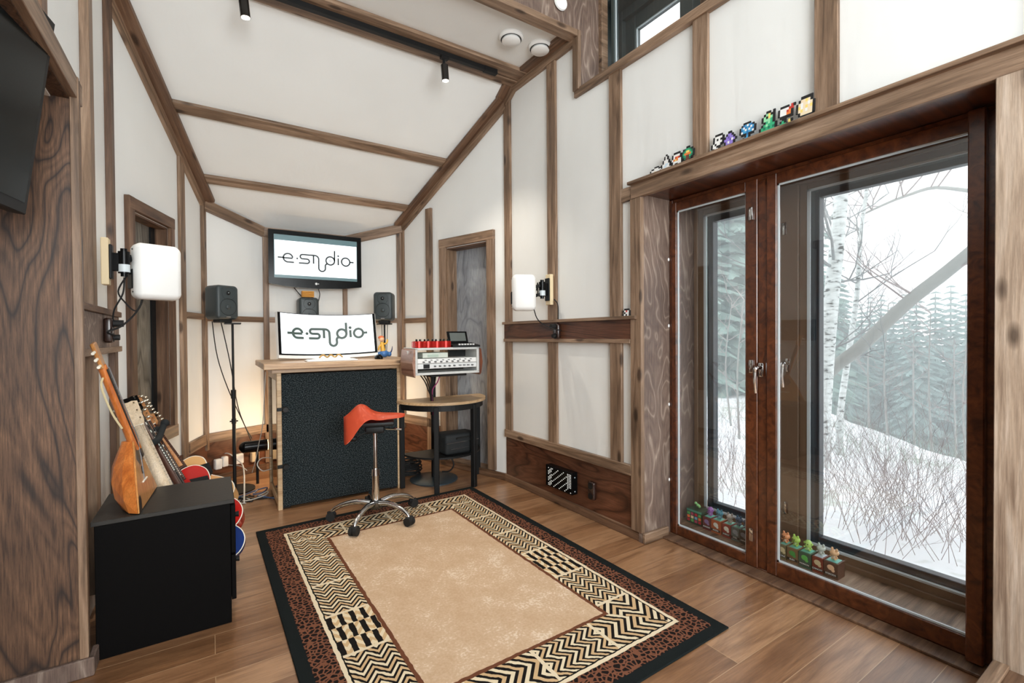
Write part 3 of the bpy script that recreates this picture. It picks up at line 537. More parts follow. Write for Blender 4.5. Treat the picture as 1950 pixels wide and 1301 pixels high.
# ---- curved monitor
R = 1.05
mon = thing('curved_monitor', 'curved monitor with white housing and bold e.studio logo on the desk', 'monitor', (.845, 4.15, 1.0875))
def arcxy(x, off=0): a = x / R; return (R+off)*math.sin(a), -(R+off)*(math.cos(a))+R   # concave towards -y
def cshell(bm, x0, x1, z0, z1, o0, o1, n=24):
    F = []; 
    for i in range(n+1):
        x = x0+(x1-x0)*i/n; a, b_ = arcxy(x, o0), arcxy(x, o1)
        F.append([bm.verts.new((a[0], -a[1], z0)), bm.verts.new((a[0], -a[1], z1)), bm.verts.new((b_[0], -b_[1], z1)), bm.verts.new((b_[0], -b_[1], z0))])
    for p, q in zip(F, F[1:]):
        for j in range(4): bm.faces.new((p[j], p[(j+1) % 4], q[(j+1) % 4], q[j]))
    bm.faces.new(F[0]); bm.faces.new(F[-1][::-1])
WM = .402
bm = NB(); cshell(bm, -WM, WM, .004, .385, 0, .035); fin('housing', bm, white, mon)
bm = NB(); cshell(bm, -WM+.001, WM-.001, .030, .384, -.003, .001); fin('bezel', bm, blackg, mon)
bm = NB(); cshell(bm, -WM+.022, WM-.022, .042, .378, -.006, -.002); msc = fin('screen', bm, scrw, mon)
k2 = .71/1235; bm = NB(); logo(bm, lambda x, y: (arcxy(x*k2, -.009)[0], -arcxy(x*k2, -.009)[1], y*k2*1.02+.215), 35); fin('logo', bm, inkg, msc)
bm = NB(); bxx(bm, -.14, .14, -.13, .1, .0, .012, .003); bxx(bm, -.03, .03, .075, .1, 0, .2, .004); fin('stand', bm, white, mon)
for c_ in mon.children:
    if c_.name.split('.')[0] in ('housing', 'bezel', 'screen'): c_.rotation_euler = (math.radians(-13), 0, 0); c_.location = (0, .02, .002)
# keyboard, mouse
def put(o, loc, rz=0): o.location = loc; o.rotation_euler = (0, 0, rz); return o
kb = thing('keyboard', 'white keyboard lying in front of the curved monitor', 'keyboard', (.80, 3.86, 1.0865), 0)
bm = NB(); bxx(bm, -.19, .19, -.055, .055, 0, .01, .003); fin('case', bm, white, kb)
bm = NB(); [bxx(bm, -.18+.0255*i, -.158+.0255*i, -.045+.023*j, -.025+.023*j, .01, .015, .002) for i in range(14) for j in range(4)]; fin('keys', bm, plain('key_white', (246, 246, 244), .5), kb)
ms = thing('computer_mouse', 'black computer mouse at the right end of the desk', 'mouse', (1.19, 3.92, 1.087), .2)
bm = NB(); ball(bm, (0, 0, .008), .05, None, 20, (.62, 1, .6)); bmesh.ops.bisect_plane(bm, geom=bm.verts[:]+bm.edges[:]+bm.faces[:], plane_co=(0, 0, 0), plane_no=(0, 0, -1), clear_outer=True); fin('shell', bm, blackg, ms, True)
bm = NB(); cyl(bm, (-.004, -.02, .033), (.004, -.02, .033), .008, n=14); fin('scroll_wheel', bm, rubber, ms)
# small golden cable coil between keyboard and monitor base
cg = NB(); tube(cg, [(-.1, 0, .01), (-.07, .012, .03), (-.04, 0, .012), (-.01, .012, .03), (.02, 0, .012), (.05, .012, .032), (.08, 0, .01)], .006, 6); o = fin('gold_cable_coil', cg, plain('brass_cord', (200, 160, 90), .35, .6)); put(o, (.83, 3.975, 1.1)); tag(o, 'golden coiled cord in front of the monitor foot', 'cord')
# figurine at the monitor's right edge (plain generic figure)
fg = thing('desk_figurine', 'small colourful figurine with yellow arms and blue base beside the monitor', 'figurine', (1.30, 4.12, 1.087), 0)
bm = NB(); ball(bm, (0, 0, .035), .04, None, 14, (1.1, .8, .8)); ball(bm, (.045, 0, .03), .022); ball(bm, (-.04, .01, .03), .024); fin('base', bm, plain('figurine_blue', (60, 110, 170), .35), fg, True)
bm = NB(); tube(bm, [(-.01, 0, .06), (-.015, 0, .1), (-.02, 0, .14)], [.022, .016], 10); tube(bm, [(-.01, 0, .12), (.02, -.01, .13), (.03, 0, .16)], .008, 8); tube(bm, [(-.02, 0, .12), (-.045, -.01, .1), (-.05, 0, .07)], .008, 8); fin('body', bm, plain('figurine_yellow', (226, 176, 70), .4), fg, True)
bm = NB(); ball(bm, (-.022, 0, .165), .024, None, 14); fin('head', bm, plain('figurine_skin', (235, 190, 150), .5), fg, True)
bm = NB(); ball(bm, (-.024, .006, .178), .026, None, 14, (1, 1, .7)); fin('hair', bm, plain('figurine_orange', (220, 110, 60), .5), fg, True)
bm = NB(); tube(bm, [(.05, 0, .03), (.068, 0, .06), (.075, 0, .1)], [.009, .002], 8); fin('tail', bm, plain('figurine_dark_blue', (34, 44, 90), .4), fg, True)
# ---- studio monitors
spk = plain('speaker_grey', (58, 66, 68), .45); cone = plain('speaker_cone', (10, 10, 12), .6)
def studio_monitor(name, label, pos, face, sc=1.0, tilt=0):
    t = thing(name, label, 'speaker', pos, math.atan2(face[1], face[0]) + math.pi/2, 'studio monitors around the desk')
    t.scale = (sc,)*3
    bm = NB(); box(bm, (0, .089, .1425), (.189, .178, .285), None, .028, 5)
    for v in bm.verts: q = (v.co.z-.1425)/.1425; p_ = v.co.x/.0945; v.co.x *= 1-.07*q*q; v.co.z = .1425+(v.co.z-.1425)*(1-.06*p_*p_)
    cbn = fin('cabinet', bm, spk, t, True)
    Mf = Mx(((1, 0, 0, 0), (0, 0, 1, 0), (0, 1, 0, 0), (0, 0, 0, 1)))
    bm = NB(); lathe(bm, [(.068, -.003), (.064, .001), (.058, .004), (.03, .02), (.0, .022)], 32, Mx.Translation((0, 0, .105)) @ Mf); w_ = fin('woofer', bm, cone, t, True)
    bm = NB(); ball(bm, (0, -.0, .105), .02, None, 16, (1, .5, 1)); fin('dust_cap', bm, spk, w_, True)
    bm = NB(); lathe(bm, [(.052, -.003), (.05, .0), (.03, .006), (.017, .012), (.0, .012)], 32, Mx.Translation((0, 0, .218)) @ Mf); tw = fin('tweeter', bm, spk, t, True)
    bm = NB(); lathe(bm, [(.017, -.0036), (.012, -.006), (0, -.0065)], 20, Mx.Translation((0, 0, .218)) @ Mf); fin('dome', bm, black, tw, True)
    bm = NB(); ball(bm, (0, -.007, .22), .004, None, 10); fin('dome_highlight', bm, alu, tw, True)
    bm = NB(); bxx(bm, -.018, .018, -.002, .002, .02, .03, .001); fin('badge', bm, steel, t)
    bm = NB(); bxx(bm, -.05, .05, .03, .13, -.02, .004, .004); fin('isolation_foot', bm, rubber, t)
    return t
studio_monitor('studio_monitor', 'dark studio monitor on the left floor stand beside the angled wall', (.125, 4.43, 1.418), (.5, -.87))
studio_monitor('studio_monitor', 'dark studio monitor right of the television, turned toward the desk', (1.40, 4.47, 1.425), (-.48, -.87))
studio_monitor('studio_monitor', 'dark studio monitor under the television, behind the curved monitor', (.80, 4.82, 1.375), (.0, -1))
def mic_stand(label, x, y, top):
    t = thing('speaker_stand', label, 'stand', (x, y, 0), 0, 'speaker stands')
    bm = NB(); lathe(bm, [(0, 0), (.15, 0), (.15, .012), (.02, .025), (0, .025)], 32); fin('base', bm, black, t, True)
    bm = NB(); cyl(bm, (0, 0, .02), (0, 0, .8), .014, n=14); cyl(bm, (0, 0, .8), (0, 0, top), .009, n=12); fin('pole', bm, black, t, True)
    bm = NB(); cyl(bm, (0, 0, .77), (0, 0, .84), .02, n=14); fin('collar', bm, black, t, True); bm = NB(); cyl(bm, (0, 0, .56), (0, 0, .6), .018, n=14); cyl(bm, (-.03, 0, .58), (.03, 0, .58), .006, n=8); fin('clamp', bm, black, t, True)
    bm = NB(); bxx(bm, -.06, .06, -.06, .06, top-.012, top, .003); fin('top_plate', bm, black, t)
mic_stand('thin black floor stand under the left studio monitor', .155, 4.515, 1.397); mic_stand('thin black floor stand under the right studio monitor', 1.442, 4.55, 1.404)
bm = NB(); bxx(bm, -.09, .09, -.1, .09, -.02, 0, .003); bxx(bm, -.02, .02, .06, .15, -.12, -.02, .003); o = fin('speaker_shelf', bm, black); put(o, (.80, 4.92, 1.355)); tag(o, 'small black wall shelf under the middle studio monitor', 'shelf')
bm = NB(); [bxx(bm, -.055, .055, -.03, .03, .012*i, .012*i+.010, .002) for i in range(5)]; o = fin('orange_pads', bm, plain('orange_wood_blocks', (226, 158, 66), .6)); put(o, (.80, 4.90, 1.662)); tag(o, 'orange wooden comb-like block standing on the middle studio monitor', 'block')
# ---- half round side table
oakt = wood('table_top_oak', (204, 164, 120), (230, 194, 150), (240, 210, 170), .4, knots=False)
tb = thing('half_round_table', 'half-round side table with oak top and black legs and shelf', 'table', (1.70, 3.815, 0))
def half(r, n=32, ins=0): return [(r*math.cos(math.pi+math.pi*i/n), r*math.sin(math.pi+math.pi*i/n)) for i in range(n+1)]
bm = NB(); prism(bm, [(-.40, .02)]+half(.40)+[(.40, .02)], .716, .738, None, .004); fin('tabletop', bm, oakt, tb)
bm = NB(); 
def shellring(bm, r0, r1, z0, z1, n=32):
    A_ = [[bm.verts.new((r*math.cos(math.pi+math.pi*i/n), r*math.sin(math.pi+math.pi*i/n), z)) for i in range(n+1)] for r, z in ((r0, z0), (r1, z0), (r1, z1), (r0, z1))]
    for j in range(4):
        for i in range(n): bm.faces.new((A_[j][i], A_[j][i+1], A_[(j+1) % 4][i+1], A_[(j+1) % 4][i]))
    for i in (0, n): bm.faces.new([A_[j][i] for j in range(4)])
shellring(bm, .345, .375, .665, .716); bxx(bm, -.37, .37, -.01, .012, .665, .716); fin('apron', bm, black, tb)
bm = NB(); prism(bm, [(-.35, .0)]+half(.35)+[(.35, .0)], .27, .285); fin('shelf', bm, black, tb)
for a in (183, 241, 296, 357):
    x, y = .362*math.cos(math.radians(a)), .362*math.sin(math.radians(a)); bm = NB(); bxx(bm, -.02, .02, -.02, .02, 0, .7, .003, Mx.Translation((x, y, 0)) @ Mx.Rotation(math.radians(a), 4, 'Z')); fin('leg', bm, black, tb)
bg_ = thing('equipment_bag', 'black padded bag lying on the lower shelf of the half-round table', 'bag', (1.76, 3.62, .286), .12)
bm = NB(); box(bm, (0, 0, .085), (.33, .2, .17), None, .025, 3)
for v in bm.verts: v.co.z += .006*math.sin(v.co.x*30)
fin('body', bm, plain('black_nylon', (26, 30, 32), .75, bump=.4, bscale=120), bg_, True)
bm = NB(); bxx(bm, -.16, .16, -.104, -.098, .1, .106); bxx(bm, -.12, .12, -.106, -.098, .05, .054); fin('zip', bm, steel, bg_); bm = NB(); tube(bm, [(-.06, -.09, .13), (-.05, -.115, .14), (.05, -.115, .14), (.06, -.09, .13)], .007); fin('handle', bm, rubber, bg_, True)
# ---- rack on its pole
fr = V((-.03, -1)).normalized(); rz = math.atan2(fr.y, fr.x)+math.pi/2
st = thing('rack_stand', 'dark pole with a round grey base carrying the equipment rack', 'stand', (1.66, 3.875, 0))
bm = NB(); lathe(bm, [(0, 0), (.21, 0), (.21, .008), (.17, .02), (.05, .024), (0, .024)], 48); fin('base', bm, plain('slate_grey_metal', (78, 94, 104), .3, .6), st, True)
bm = NB(); cyl(bm, (0, 0, .02), (0, 0, .95), .022, n=18); fin('pole', bm, black, st, True); bm = NB(); bxx(bm, -.2, .12, -.42, .04, .95, .965, .003); fin('top_plate', bm, black, st)
rk = thing('equipment_rack', 'white-framed equipment rack with brown wooden cheeks above the half-round table', 'rack', (1.588, 3.40, .972), rz); rk.scale = (1.03, 1.12, .84)
w2_ = .268; gry = plain('rack_grey_white', (206, 208, 206), .4); chk = wood('cheek_walnut', (92, 46, 26), (128, 70, 42), (150, 88, 56), .35, axis=2, knots=False)
bm = NB()
for q in ((-w2_, -w2_+.022, 0, .24, .01, .25), (w2_-.022, w2_, 0, .24, .01, .25), (-w2_, w2_, 0, .24, .232, .252), (-w2_, w2_, 0, .24, .0, .022)): bxx(bm, *q, .002)
fin('frame', bm, gry, rk)
for sgn in (-1, 1):
    bm = NB(); a = sgn*w2_; pts = [(a, -.02), (a+sgn*.012, 0), (a+sgn*.024, .12), (a+sgn*.012, .25), (a, .262)]
    v0 = [bm.verts.new((x, -.012, z)) for x, z in pts]; v1_ = [bm.verts.new((x, .25, z)) for x, z in pts]; bm.faces.new(v0); bm.faces.new(v1_[::-1]); [bm.faces.new((v0[i], v0[(i+1) % 5], v1_[(i+1) % 5], v1_[i])) for i in range(5)]
    bmesh.ops.scale(bm, vec=(1, 1, .93), verts=bm.verts[:]); fin('wooden_cheek', bm, chk if sgn > 0 else wood('cheek_pale_brown', (140, 98, 80), (168, 126, 106), (184, 144, 124), .35, axis=1, knots=False), rk)
def unit(name, x0, x1, z0, z1, mat, knobs, kz, lab=None, y=0):
    bm = NB(); bxx(bm, x0, x1, y+.004, y+.2, z0, z1, .002); u = fin(name, bm, mat, rk)
    for kx in knobs: bm = NB(); cyl(bm, (kx, y+.004, kz), (kx, y-.014, kz), .0075, .006, 14); fin('knob', bm, plain('knob_grey', (90, 92, 94), .4) if not hasattr(unit, 'm') else unit.m, u, True)
    return u
unit.m = plain('knob_grey', (84, 86, 88), .4)
u1 = unit('preamp_unit', -w2_+.024, w2_-.024, .108, .152, white, [-.20+.047*i for i in range(9)], .122)

for i in range(9): bm = NB(); bxx(bm, -.19+.047*i, -.175+.047*i, -.001, .006, .136, .141); fin('marking', bm, black, u1)
u2 = unit('patch_unit', -w2_+.024, w2_-.024, .058, .104, plain('rack_silver', (226, 228, 228), .35), [-.11+.04*i for i in range(5)]+[.205], .08)
bm = NB(); bxx(bm, -.2, -.152, -.001, .006, .062, .1); fin('display', bm, black, u2); bm = NB(); [bxx(bm, .09+.035*i, .112+.035*i, -.001, .006, .076, .086) for i in range(3)]; fin('marking', bm, steel, u2)
u3 = unit('small_audio_unit', -.205, .0, .158, .205, plain('pale_green_grey', (206, 214, 204), .4), [], .18); bm = NB(); bxx(bm, -.165, -.08, -.001, .006, .168, .19); fin('display', bm, plain('display_green', (178, 196, 184), .3), u3)
bm = NB(); bxx(bm, -w2_+.022, w2_-.022, .235, .238, .022, .06); bxx(bm, .09, .24, .18, .2, .155, .22); fin('rear_panel', bm, black, rk)
def lap(px, py, z, name, label, cat, rot=0): p = hz(px, py, z); return thing(name, label, cat, p, rot)
rd = thing('red_effects_unit', 'red scalloped effects unit with small knobs on top of the rack', 'effects unit', (1.475, 3.46, 1.1855), rz)
rdm = plain('red_anodised', (178, 28, 20), .25, .5)
bm = NB(); [cyl(bm, (-.11+.075*i, 0, 0), (-.11+.075*i, 0, .05), .045, n=24) for i in range(4)]; bxx(bm, -.15, .15, -.036, .05, .0, .048, .004); fin('body', bm, rdm, rd, True)

for i in range(9): bm = NB(); cyl(bm, (-.13+.033*i, -.01+.012*(i % 2), .05), (-.13+.033*i, -.01+.012*(i % 2), .066), .009, .007, 12); fin('knob', bm, blackg, rd, True)
 
for i in range(6): bm = NB(); cyl(bm, (-.12+.045*i, .025, .05), (-.12+.045*i, .025, .068), .003, n=8); fin('switch', bm, chrome, rd, True)
sy = thing('desktop_synthesizer', 'small black desktop device with tilted screen on the right of the rack top', 'synthesizer', (1.745, 3.46, 1.1855), rz)
bm = NB(); prism(bm, [(-.07, 0), (.09, 0), (.09, .035), (-.07, .014)], -.115, .13, Mx(((0, 0, 1, 0), (1, 0, 0, 0), (0, 1, 0, 0), (0, 0, 0, 1))), .002); fin('body', bm, black, sy)
MT = Mx.Translation((-.01, .02, .03)) @ Mx.Rotation(math.radians(-22), 4, 'X'); bm = NB(); bxx(bm, -.105, .075, -.004, .006, 0, .105, .003, MT); sl = fin('screen_lid', bm, blackg, sy); bm = NB(); bxx(bm, -.085, .055, -.006, -.004, .018, .09, 0, MT); fin('display', bm, plain('dim_display', (88, 94, 92), .2), sl)
bm = NB(); [bxx(bm, -.055+.025*i, -.04+.025*i, -.052, -.035, .016, .026, .001) for i in range(6)]; fin('buttons', bm, white, sy)
bm = NB(); bm.faces.new([bm.verts.new((-.2945, y, z)) for y, z in ((.1, .225), (.05, .225), (.075, .19))]); fin('mark', bm, white, rk)
# ---- saddle stool
ss = thing('saddle_stool', 'orange-red saddle stool on a chrome five-star base with casters', 'stool', (.955, 3.25, .0098))
bm = NB(); cyl(bm, (0, 0, .09), (0, 0, .30), .027, .024, 24); cyl(bm, (0, 0, .30), (0, 0, .345), .03, .026, 24); fin('lower_column', bm, chrome, ss, True)
bm = NB(); cyl(bm, (0, 0, .3), (0, 0, .60), .014, n=20); fin('gas_lift', bm, chrome, ss, True)
bm = NB(); lathe(bm, [(0, .07), (.04, .07), (.045, .085), (.045, .115), (.03, .13), (0, .13)], 24); fin('hub', bm, plain('dark_chrome', (110, 112, 114), .2, 1), ss, True)
for i in range(5):
    a = math.radians(155+72*i); M = Mx.Rotation(a, 4, 'Z')
    bm = NB(); tube(bm, [(.03, 0, .105), (.12, 0, .12), (.22, 0, .105), (.285, 0, .07), (.295, 0, .052)], [.02, .012], 10, 5, M); lg = fin('base_arm', bm, chrome, ss, True)
    bm = NB(); [cyl(bm, (.30, yy, .030), (.30, yy+.022, .030), .030, n=24, M=M) for yy in (-.026, .004)]; bxx(bm, .272, .325, -.008, .008, .02, .062, .003, M); cs = fin('caster', bm, rubber, lg, True)
red = plain('orange_red_vinyl', (238, 100, 64), .42, coat=.15)
# saddle: u along the seat (rear at -u), v across
sd = math.atan2(-.30, .90)   # seat axis in plan
MS = Mx.Translation((0, 0, 0)) @ Mx.Rotation(sd, 4, 'Z'); bm = NB(); NU, NVv = 28, 20; rows = []
for i in range(NU+1):
    u = -1+2*i/NU; hw = (.18 - .125*(u*.5+.5)**.8)*(max(0, 1-abs(u)**9))**.5 + .004; row = []
    for j in range(NVv+1):
        v = -1+2*j/NVv; x = .205*u; y = hw*v*(1-.1*abs(v)); q = max(0, -u)
        ridge = .738 + .062*math.exp(-((u+.45)/.36)**2) - .012*max(0, u)**2 - .075*max(0, -u-.55)**1.2
        qs = min(1, q/.72); qs = qs*qs*(3-2*qs); drop = (.05-.025*max(0, u)+.135*qs)*abs(v)**2.0 + .012*math.exp(-(v/.3)**2)*(1 if u > -.2 else 0)
        row.append(bm.verts.new((x, y, ridge - drop)))
    rows.append(row)
for a_, b_ in zip(rows, rows[1:]):
    for j in range(NVv): bm.faces.new((a_[j], a_[j+1], b_[j+1], b_[j]))
ret = bmesh.ops.solidify(bm, geom=bm.faces[:], thickness=-.022); bmesh.ops.transform(bm, matrix=MS, verts=bm.verts[:])
seat = fin('seat', bm, red, ss, True); md = seat.modifiers.new('Subdivision', 'SUBSURF'); md.levels = 1; md.render_levels = 1
bm = NB(); box(bm, (0, 0, .625), (.13, .12, .05), MS, .012, 3); box(bm, (0, 0, .665), (.26, .17, .03), MS, .01, 2); fin('mechanism', bm, black, ss, True)
bm = NB(); tube(bm, [(.05, -.02, .625), (.14, -.04, .62), (.18, -.05, .618)], .007, 8, 4, MS); fin('lever', bm, chrome, ss, True); bm = NB(); tube(bm, [(-.04, -.05, .62), (-.12, -.1, .59)], .005, 8, 2, MS); ball(bm, (-.135, -.11, .585), .022, MS, 12, (1.3, 1, .8)); fin('tilt_lever', bm, black, ss, True)
# ---- black cabinet
cb = thing('black_cabinet', 'low black-brown cabinet with drawers standing in front of the guitars', 'cabinet', (-.17, 2.63, 0))
bm = NB(); bxx(bm, -.225, .235, -.2, .2, .0, .535, .002); fin('body', bm, blackw, cb)
bm = NB(); bxx(bm, -.235, .25, -.205, .205, .535, .553, .002); fin('top_panel', bm, plain('black_brown_top', (40, 38, 35), .45, spec=.35, bump=.25, bscale=50), cb)
for z0, z1 in ((.10, .30), (.31, .525)):
    bm = NB(); bxx(bm, .236, .254, -.198, .198, z0, z1, .002); d = fin('drawer_front', bm, blackw, cb); bm = NB(); cyl(bm, (.254, 0, (z0+z1)/2), (.275, 0, (z0+z1)/2), .01, .014, 16); fin('knob', bm, black, d, True)
# ---- foreground television on the left
t = thing('wall_television', 'large dark television tilted down in the upper left foreground', 'television', (-.405, 2.04, 2.27))
d = V((math.sin(math.radians(10)), math.cos(math.radians(10)), 0)); top_r = V((-.40, 2.04, 2.275)); bot_r = V((-.49, 2.10, 1.67)); up = (top_r-bot_r).normalized(); nn_ = d.cross(up).normalized()
if nn_.x < 0: nn_ = -nn_
M = Mx((-d, up, nn_)).transposed().to_4x4() if (-d).cross(up).dot(nn_) > 0 else Mx((d, up, nn_)).transposed().to_4x4(); sg = 1 if (-d).cross(up).dot(nn_) > 0 else -1
M = Mx.Translation(-(t.location-top_r)) @ M; Hn = (top_r-bot_r).length; Wn = 1.05
bm = NB(); bxx(bm, 0, sg*Wn, -Hn, 0, -.045, 0, .004, M); fin('casing', bm, black, t); bm = NB(); bxx(bm, sg*.022, sg*(Wn-.02), -Hn+.035, -.02, 0, .002, 0, M); fin('screen', bm, plain('switched_off_screen', (8, 16, 18), .2, spec=.2), t)
bm = NB(); bxx(bm, sg*.35, sg*.6, -.4, -.15, -.12, -.045, .005, M); fin('bracket', bm, black, t)
# ---- ceiling vents, track light
def vent(label, x, y):
    t = thing('ceiling_vent', label, 'vent', (x, y, 3.41), 0, 'round white vents on the flat ceiling')
    bm = NB(); lathe(bm, [(0, 0), (.086, 0), (.088, -.012), (.08, -.022), (.072, -.024), (.06, -.012), (0, -.012)], 40); fin('ring', bm, white, t, True)
    bm = NB(); lathe(bm, [(0, -.012), (.06, -.02), (.067, -.036), (.06, -.042), (0, -.043)], 40); fin('disc', bm, white, t, True)
    bm = NB(); lathe(bm, [(.068, -.0225), (.074, -.0245), (.0745, -.026), (.067, -.0245)], 40); fin('gap', bm, black, t)
vent('round white ceiling vent, left of the pair above the right wall', 1.83, 2.82); vent('round white ceiling vent, right of the pair above the right wall', 2.07, 2.80)
bm = NB(); lathe(bm, [(0, -.01), (.05, -.01), (.054, 0), (0, 0)], 32, Mx.Translation((2.04, 2.53, 3.55)) @ Mx.Rotation(math.radians(90), 4, 'X') @ Mx.Rotation(math.pi, 4, 'X') ); bmesh.ops.translate(bm, verts=bm.verts[:], vec=(0, -.01, 0)); tag(fin('wall_vent', bm, white, None, True), 'white round cover on the plywood gable', 'vent')
tr = thing('track_light', 'long black ceiling track carrying the spot lamps', 'track light', (.9, 3.2, 3.38))
bm = NB(); bxx(bm, -1.36, 1.03, -.018, .018, -.034, 0, .002); fin('rail', bm, black, tr); bm = NB(); bxx(bm, .92, 1.035, -.022, .022, -.038, 0, .003); fin('end_cap', bm, black, tr)
def spot(label, px, py0, py1):
    a = hy(px-4, py0, 3.2); b = hy(px, py1, 3.2); ax = V((.1, .05, -1)).normalized(); base = V((a.x, 3.2, 3.346)); t = thing('spot_lamp', label, 'lamp', base, 0, 'spot lamps on the ceiling track')
    bm = NB(); bxx(bm, -.03, .03, -.016, .016, -.02, 0, .002); fin('adapter', bm, black, t)
    bm = NB(); bxx(bm, -.012, .006, -.006, .006, -.075, -.02, .001); fin('arm', bm, black, t)
    c0 = V((.0, .0, -.06)); c1 = c0 + ax*.11; bm = NB(); cyl(bm, c0, c1, .027, n=28); fin('cylinder', bm, plain('dark_bronze_metal', (66, 64, 62), .25, .8), t, True)
    bm = NB(); cyl(bm, c1, c1+ax*.002, .023, n=24); fin('lens', bm, plain('spot_lens', (255, 240, 220), .3, emit=12), t)
    p = base + c1 + ax*.01; lamp('spot_beam', 'SPOT', p, 60, (1, .9, .76), p + ax, spot_size=1.5, spot_blend=.8, shadow_soft_size=.025)
spot('black spot lamp hanging near the right end of the ceiling track', 850, 105, 145); spot('black spot lamp cut by the top edge of the photo', 467, -20, 12)
# ---- sockets, led grid on the right
A, B = W0, C1; nR = nrm(A, B); dR = (B-A).normalized(); rzR = math.atan2(dR.y, dR.x)   # local x along wall away from camera, -y... normal into room
def wallM(p): return Mx.Translation(p) @ Mx((( -dR.x, nR.x, 0, 0), (-dR.y, nR.y, 0, 0), (0, 0, 1, 0), (0, 0, 0, 1)))
def sbox(name, label, cat, p, group=None): t = thing(name, label, cat, p); t.matrix_world = wallM(p); return t   # local: -x away.. +y out of wall
p = on(A, B, 2.70-1.96, .21, .012); g_ = sbox('led_matrix_box', 'black square box with a field of small white dots on the dark plinth panel', 'device', p)
bm = NB(); bxx(bm, -.15, .15, 0, .055, -.075, .085, .004); fin('case', bm, blackg, g_)
wdot = plain('white_dots', (235, 235, 230), .5, emit=.3); bm = NB(); r_ = random.Random(3)
for i in range(17):
    for j in range(12):
        if (i+j) % 4 in (0,) or (i < 3 and j > 2) or (i > 13 and (i+j) % 2): bxx(bm, .135-.0155*i-.003, .135-.0155*i+.003, .055, .057, -.06+.0115*j-.003, -.06+.0115*j+.003)
o = fin('dot_pattern', bm, wdot, g_); o['kind'] = 'stuff'
for z in (-.05, .05): bm = NB(); cyl(bm, (.151, .03, z), (.153, .03, z), .004, n=10); fin('screw', bm, alu, g_)
def socket(label, p, h=.085, w=.035, plug=False):
    t = sbox('wall_socket', label, 'socket', p); bm = NB(); box(bm, (0, .018, 0), (w*2, .036, h*2), None, .012, 3); fin('housing', bm, plain('dark_brown_bakelite', (44, 26, 20), .25, coat=.3), t, True)
    bm = NB(); cyl(bm, (0, .036, .035), (0, .0375, .035), .022, n=24); cyl(bm, (0, .036, -.035), (0, .0375, -.035), .022, n=24); fin('insert', bm, black, t)
    if plug:
        bm = NB(); cyl(bm, (0, .0375, .035), (0, .075, .035), .017, n=16); fin('plug', bm, rubber, t, True); bm = NB(); cyl(bm, (0, .0375, -.035), (0, .06, -.035), .014, n=16); fin('plug', bm, rubber, t, True)
    return t
socket('brown double socket right of the dotted black box', on(A, B, 2.385-1.96, .21, .012), .062, .03); socket('brown socket with plugs on the right socket board', on(A, B, 2.735-1.96, 1.305, .026), .055, .032, True)
t = socket('brown socket with plugs on the left socket board above the balalaika', V((-.47, 3.03, 1.315)), .062, .036, True); t.matrix_world = Mx(((0, 1, 0, -.443), (1, 0, 0, 3.05), (0, 0, 1, 1.315), (0, 0, 0, 1)))
# ---- white wall speakers
wht = plain('matte_white_shell', (238, 238, 236), .45)
def wspeaker(label, pos, face, w, h, d, mount, mlabel, wallp, wn):
    rz = math.atan2(face[1], face[0]) + math.pi/2
    t = thing('white_speaker', label, 'speaker', pos, rz, 'white wall speakers'); bm = NB(); box(bm, (0, d/2, 0), (w, d, h), None, .03, 5)
    for v in bm.verts: q = v.co.z/(h/2); p_ = v.co.x/(w/2); v.co.x *= 1-.06*q*q-.0*p_; v.co.z *= 1-.07*p_*p_; v.co.y += .02*(p_*p_+q*q) if v.co.y < d/2 else 0
    fin('shell', bm, wht, t, True)
    bm = NB(); bxx(bm, -w*.505, -w*.3, d*.5, d+.012, -h*.30, h*.03, .004); fin('connector_bay', bm, black, t)
    for z in (-.36, .36): bm = NB(); cyl(bm, (-w*.505, d*.45, h*z), (-w*.49, d*.45, h*z), .004, n=10); fin('screw', bm, black, t)
    bm = NB(); bxx(bm, -.03, .03, d-.002, d+.03, -.04, .05, .004); fin('mount_boss', bm, black, t)
    P = Mx.Translation(pos) @ Mx.Rotation(rz, 4, 'Z'); e = P @ V((0, d+.035, 0)); s_ = V(wallp); n = V(wn); m = thing('wall_mount', mlabel, 'wall mount', s_, 0, 'jointed arms holding the white speakers')
    F = Mx((n.cross(V((0, 0, 1))), n, V((0, 0, 1)))).transposed().to_4x4()
    bm = NB(); bxx(bm, -.03, .03, 0, .03, -.115, .115, .003, F); fin('wooden_pad', bm, cream, m); bm = NB(); bxx(bm, -.025, .025, .03, .042, -.085, .085, .003, F); fin('wall_plate', bm, black, m)
    bm = NB(); a = n*.085; cyl(bm, a-V((0, 0, .055)), a+V((0, 0, .055)), .024, n=20); cyl(bm, a-V((0, 0, .07)), a+V((0, 0, .07)), .014, n=16); bxx(bm, -.015, .015, .04, .085, -.045, .045, .002, F); fin('elbow', bm, blackg, m, True)
    bm = NB(); cyl(bm, a-V((0, 0, .048)), a-V((0, 0, .01)), .0248, n=20); fin('label_band', bm, alu, m, True)
    mid = a + ((e-s_)-a)*.5; bm = NB()
    for z in (-.035, .03): 
        dd = (e-s_-a); L_ = dd.length; X_ = dd.normalized(); Fm = Mx((X_, V((0, 0, 1)).cross(X_), V((0, 0, 1)))).transposed().to_4x4(); Fm.translation = a; bxx(bm, 0, L_, -.012, .012, z-.012, z+.012, .003, Fm)
    bxx(bm, L_*.35, L_*.95, -.016, .016, -.05, .045, .003, Fm); fin('arm', bm, black, m)
    bm = NB(); ax_ = (e-s_-a).normalized(); uu = ax_.cross(V((0, 0, 1))).normalized(); L2 = (e-s_-a).length
    tube(bm, [a + ax_*(L2*(.2+.05*k)) + uu*(.028*math.cos(k*1.9)) + V((0, 0, .058*math.sin(k*1.9))) for k in range(13)], .005, 6, 4); fin('cable_coil', bm, rubber, m, True)
    return P, e
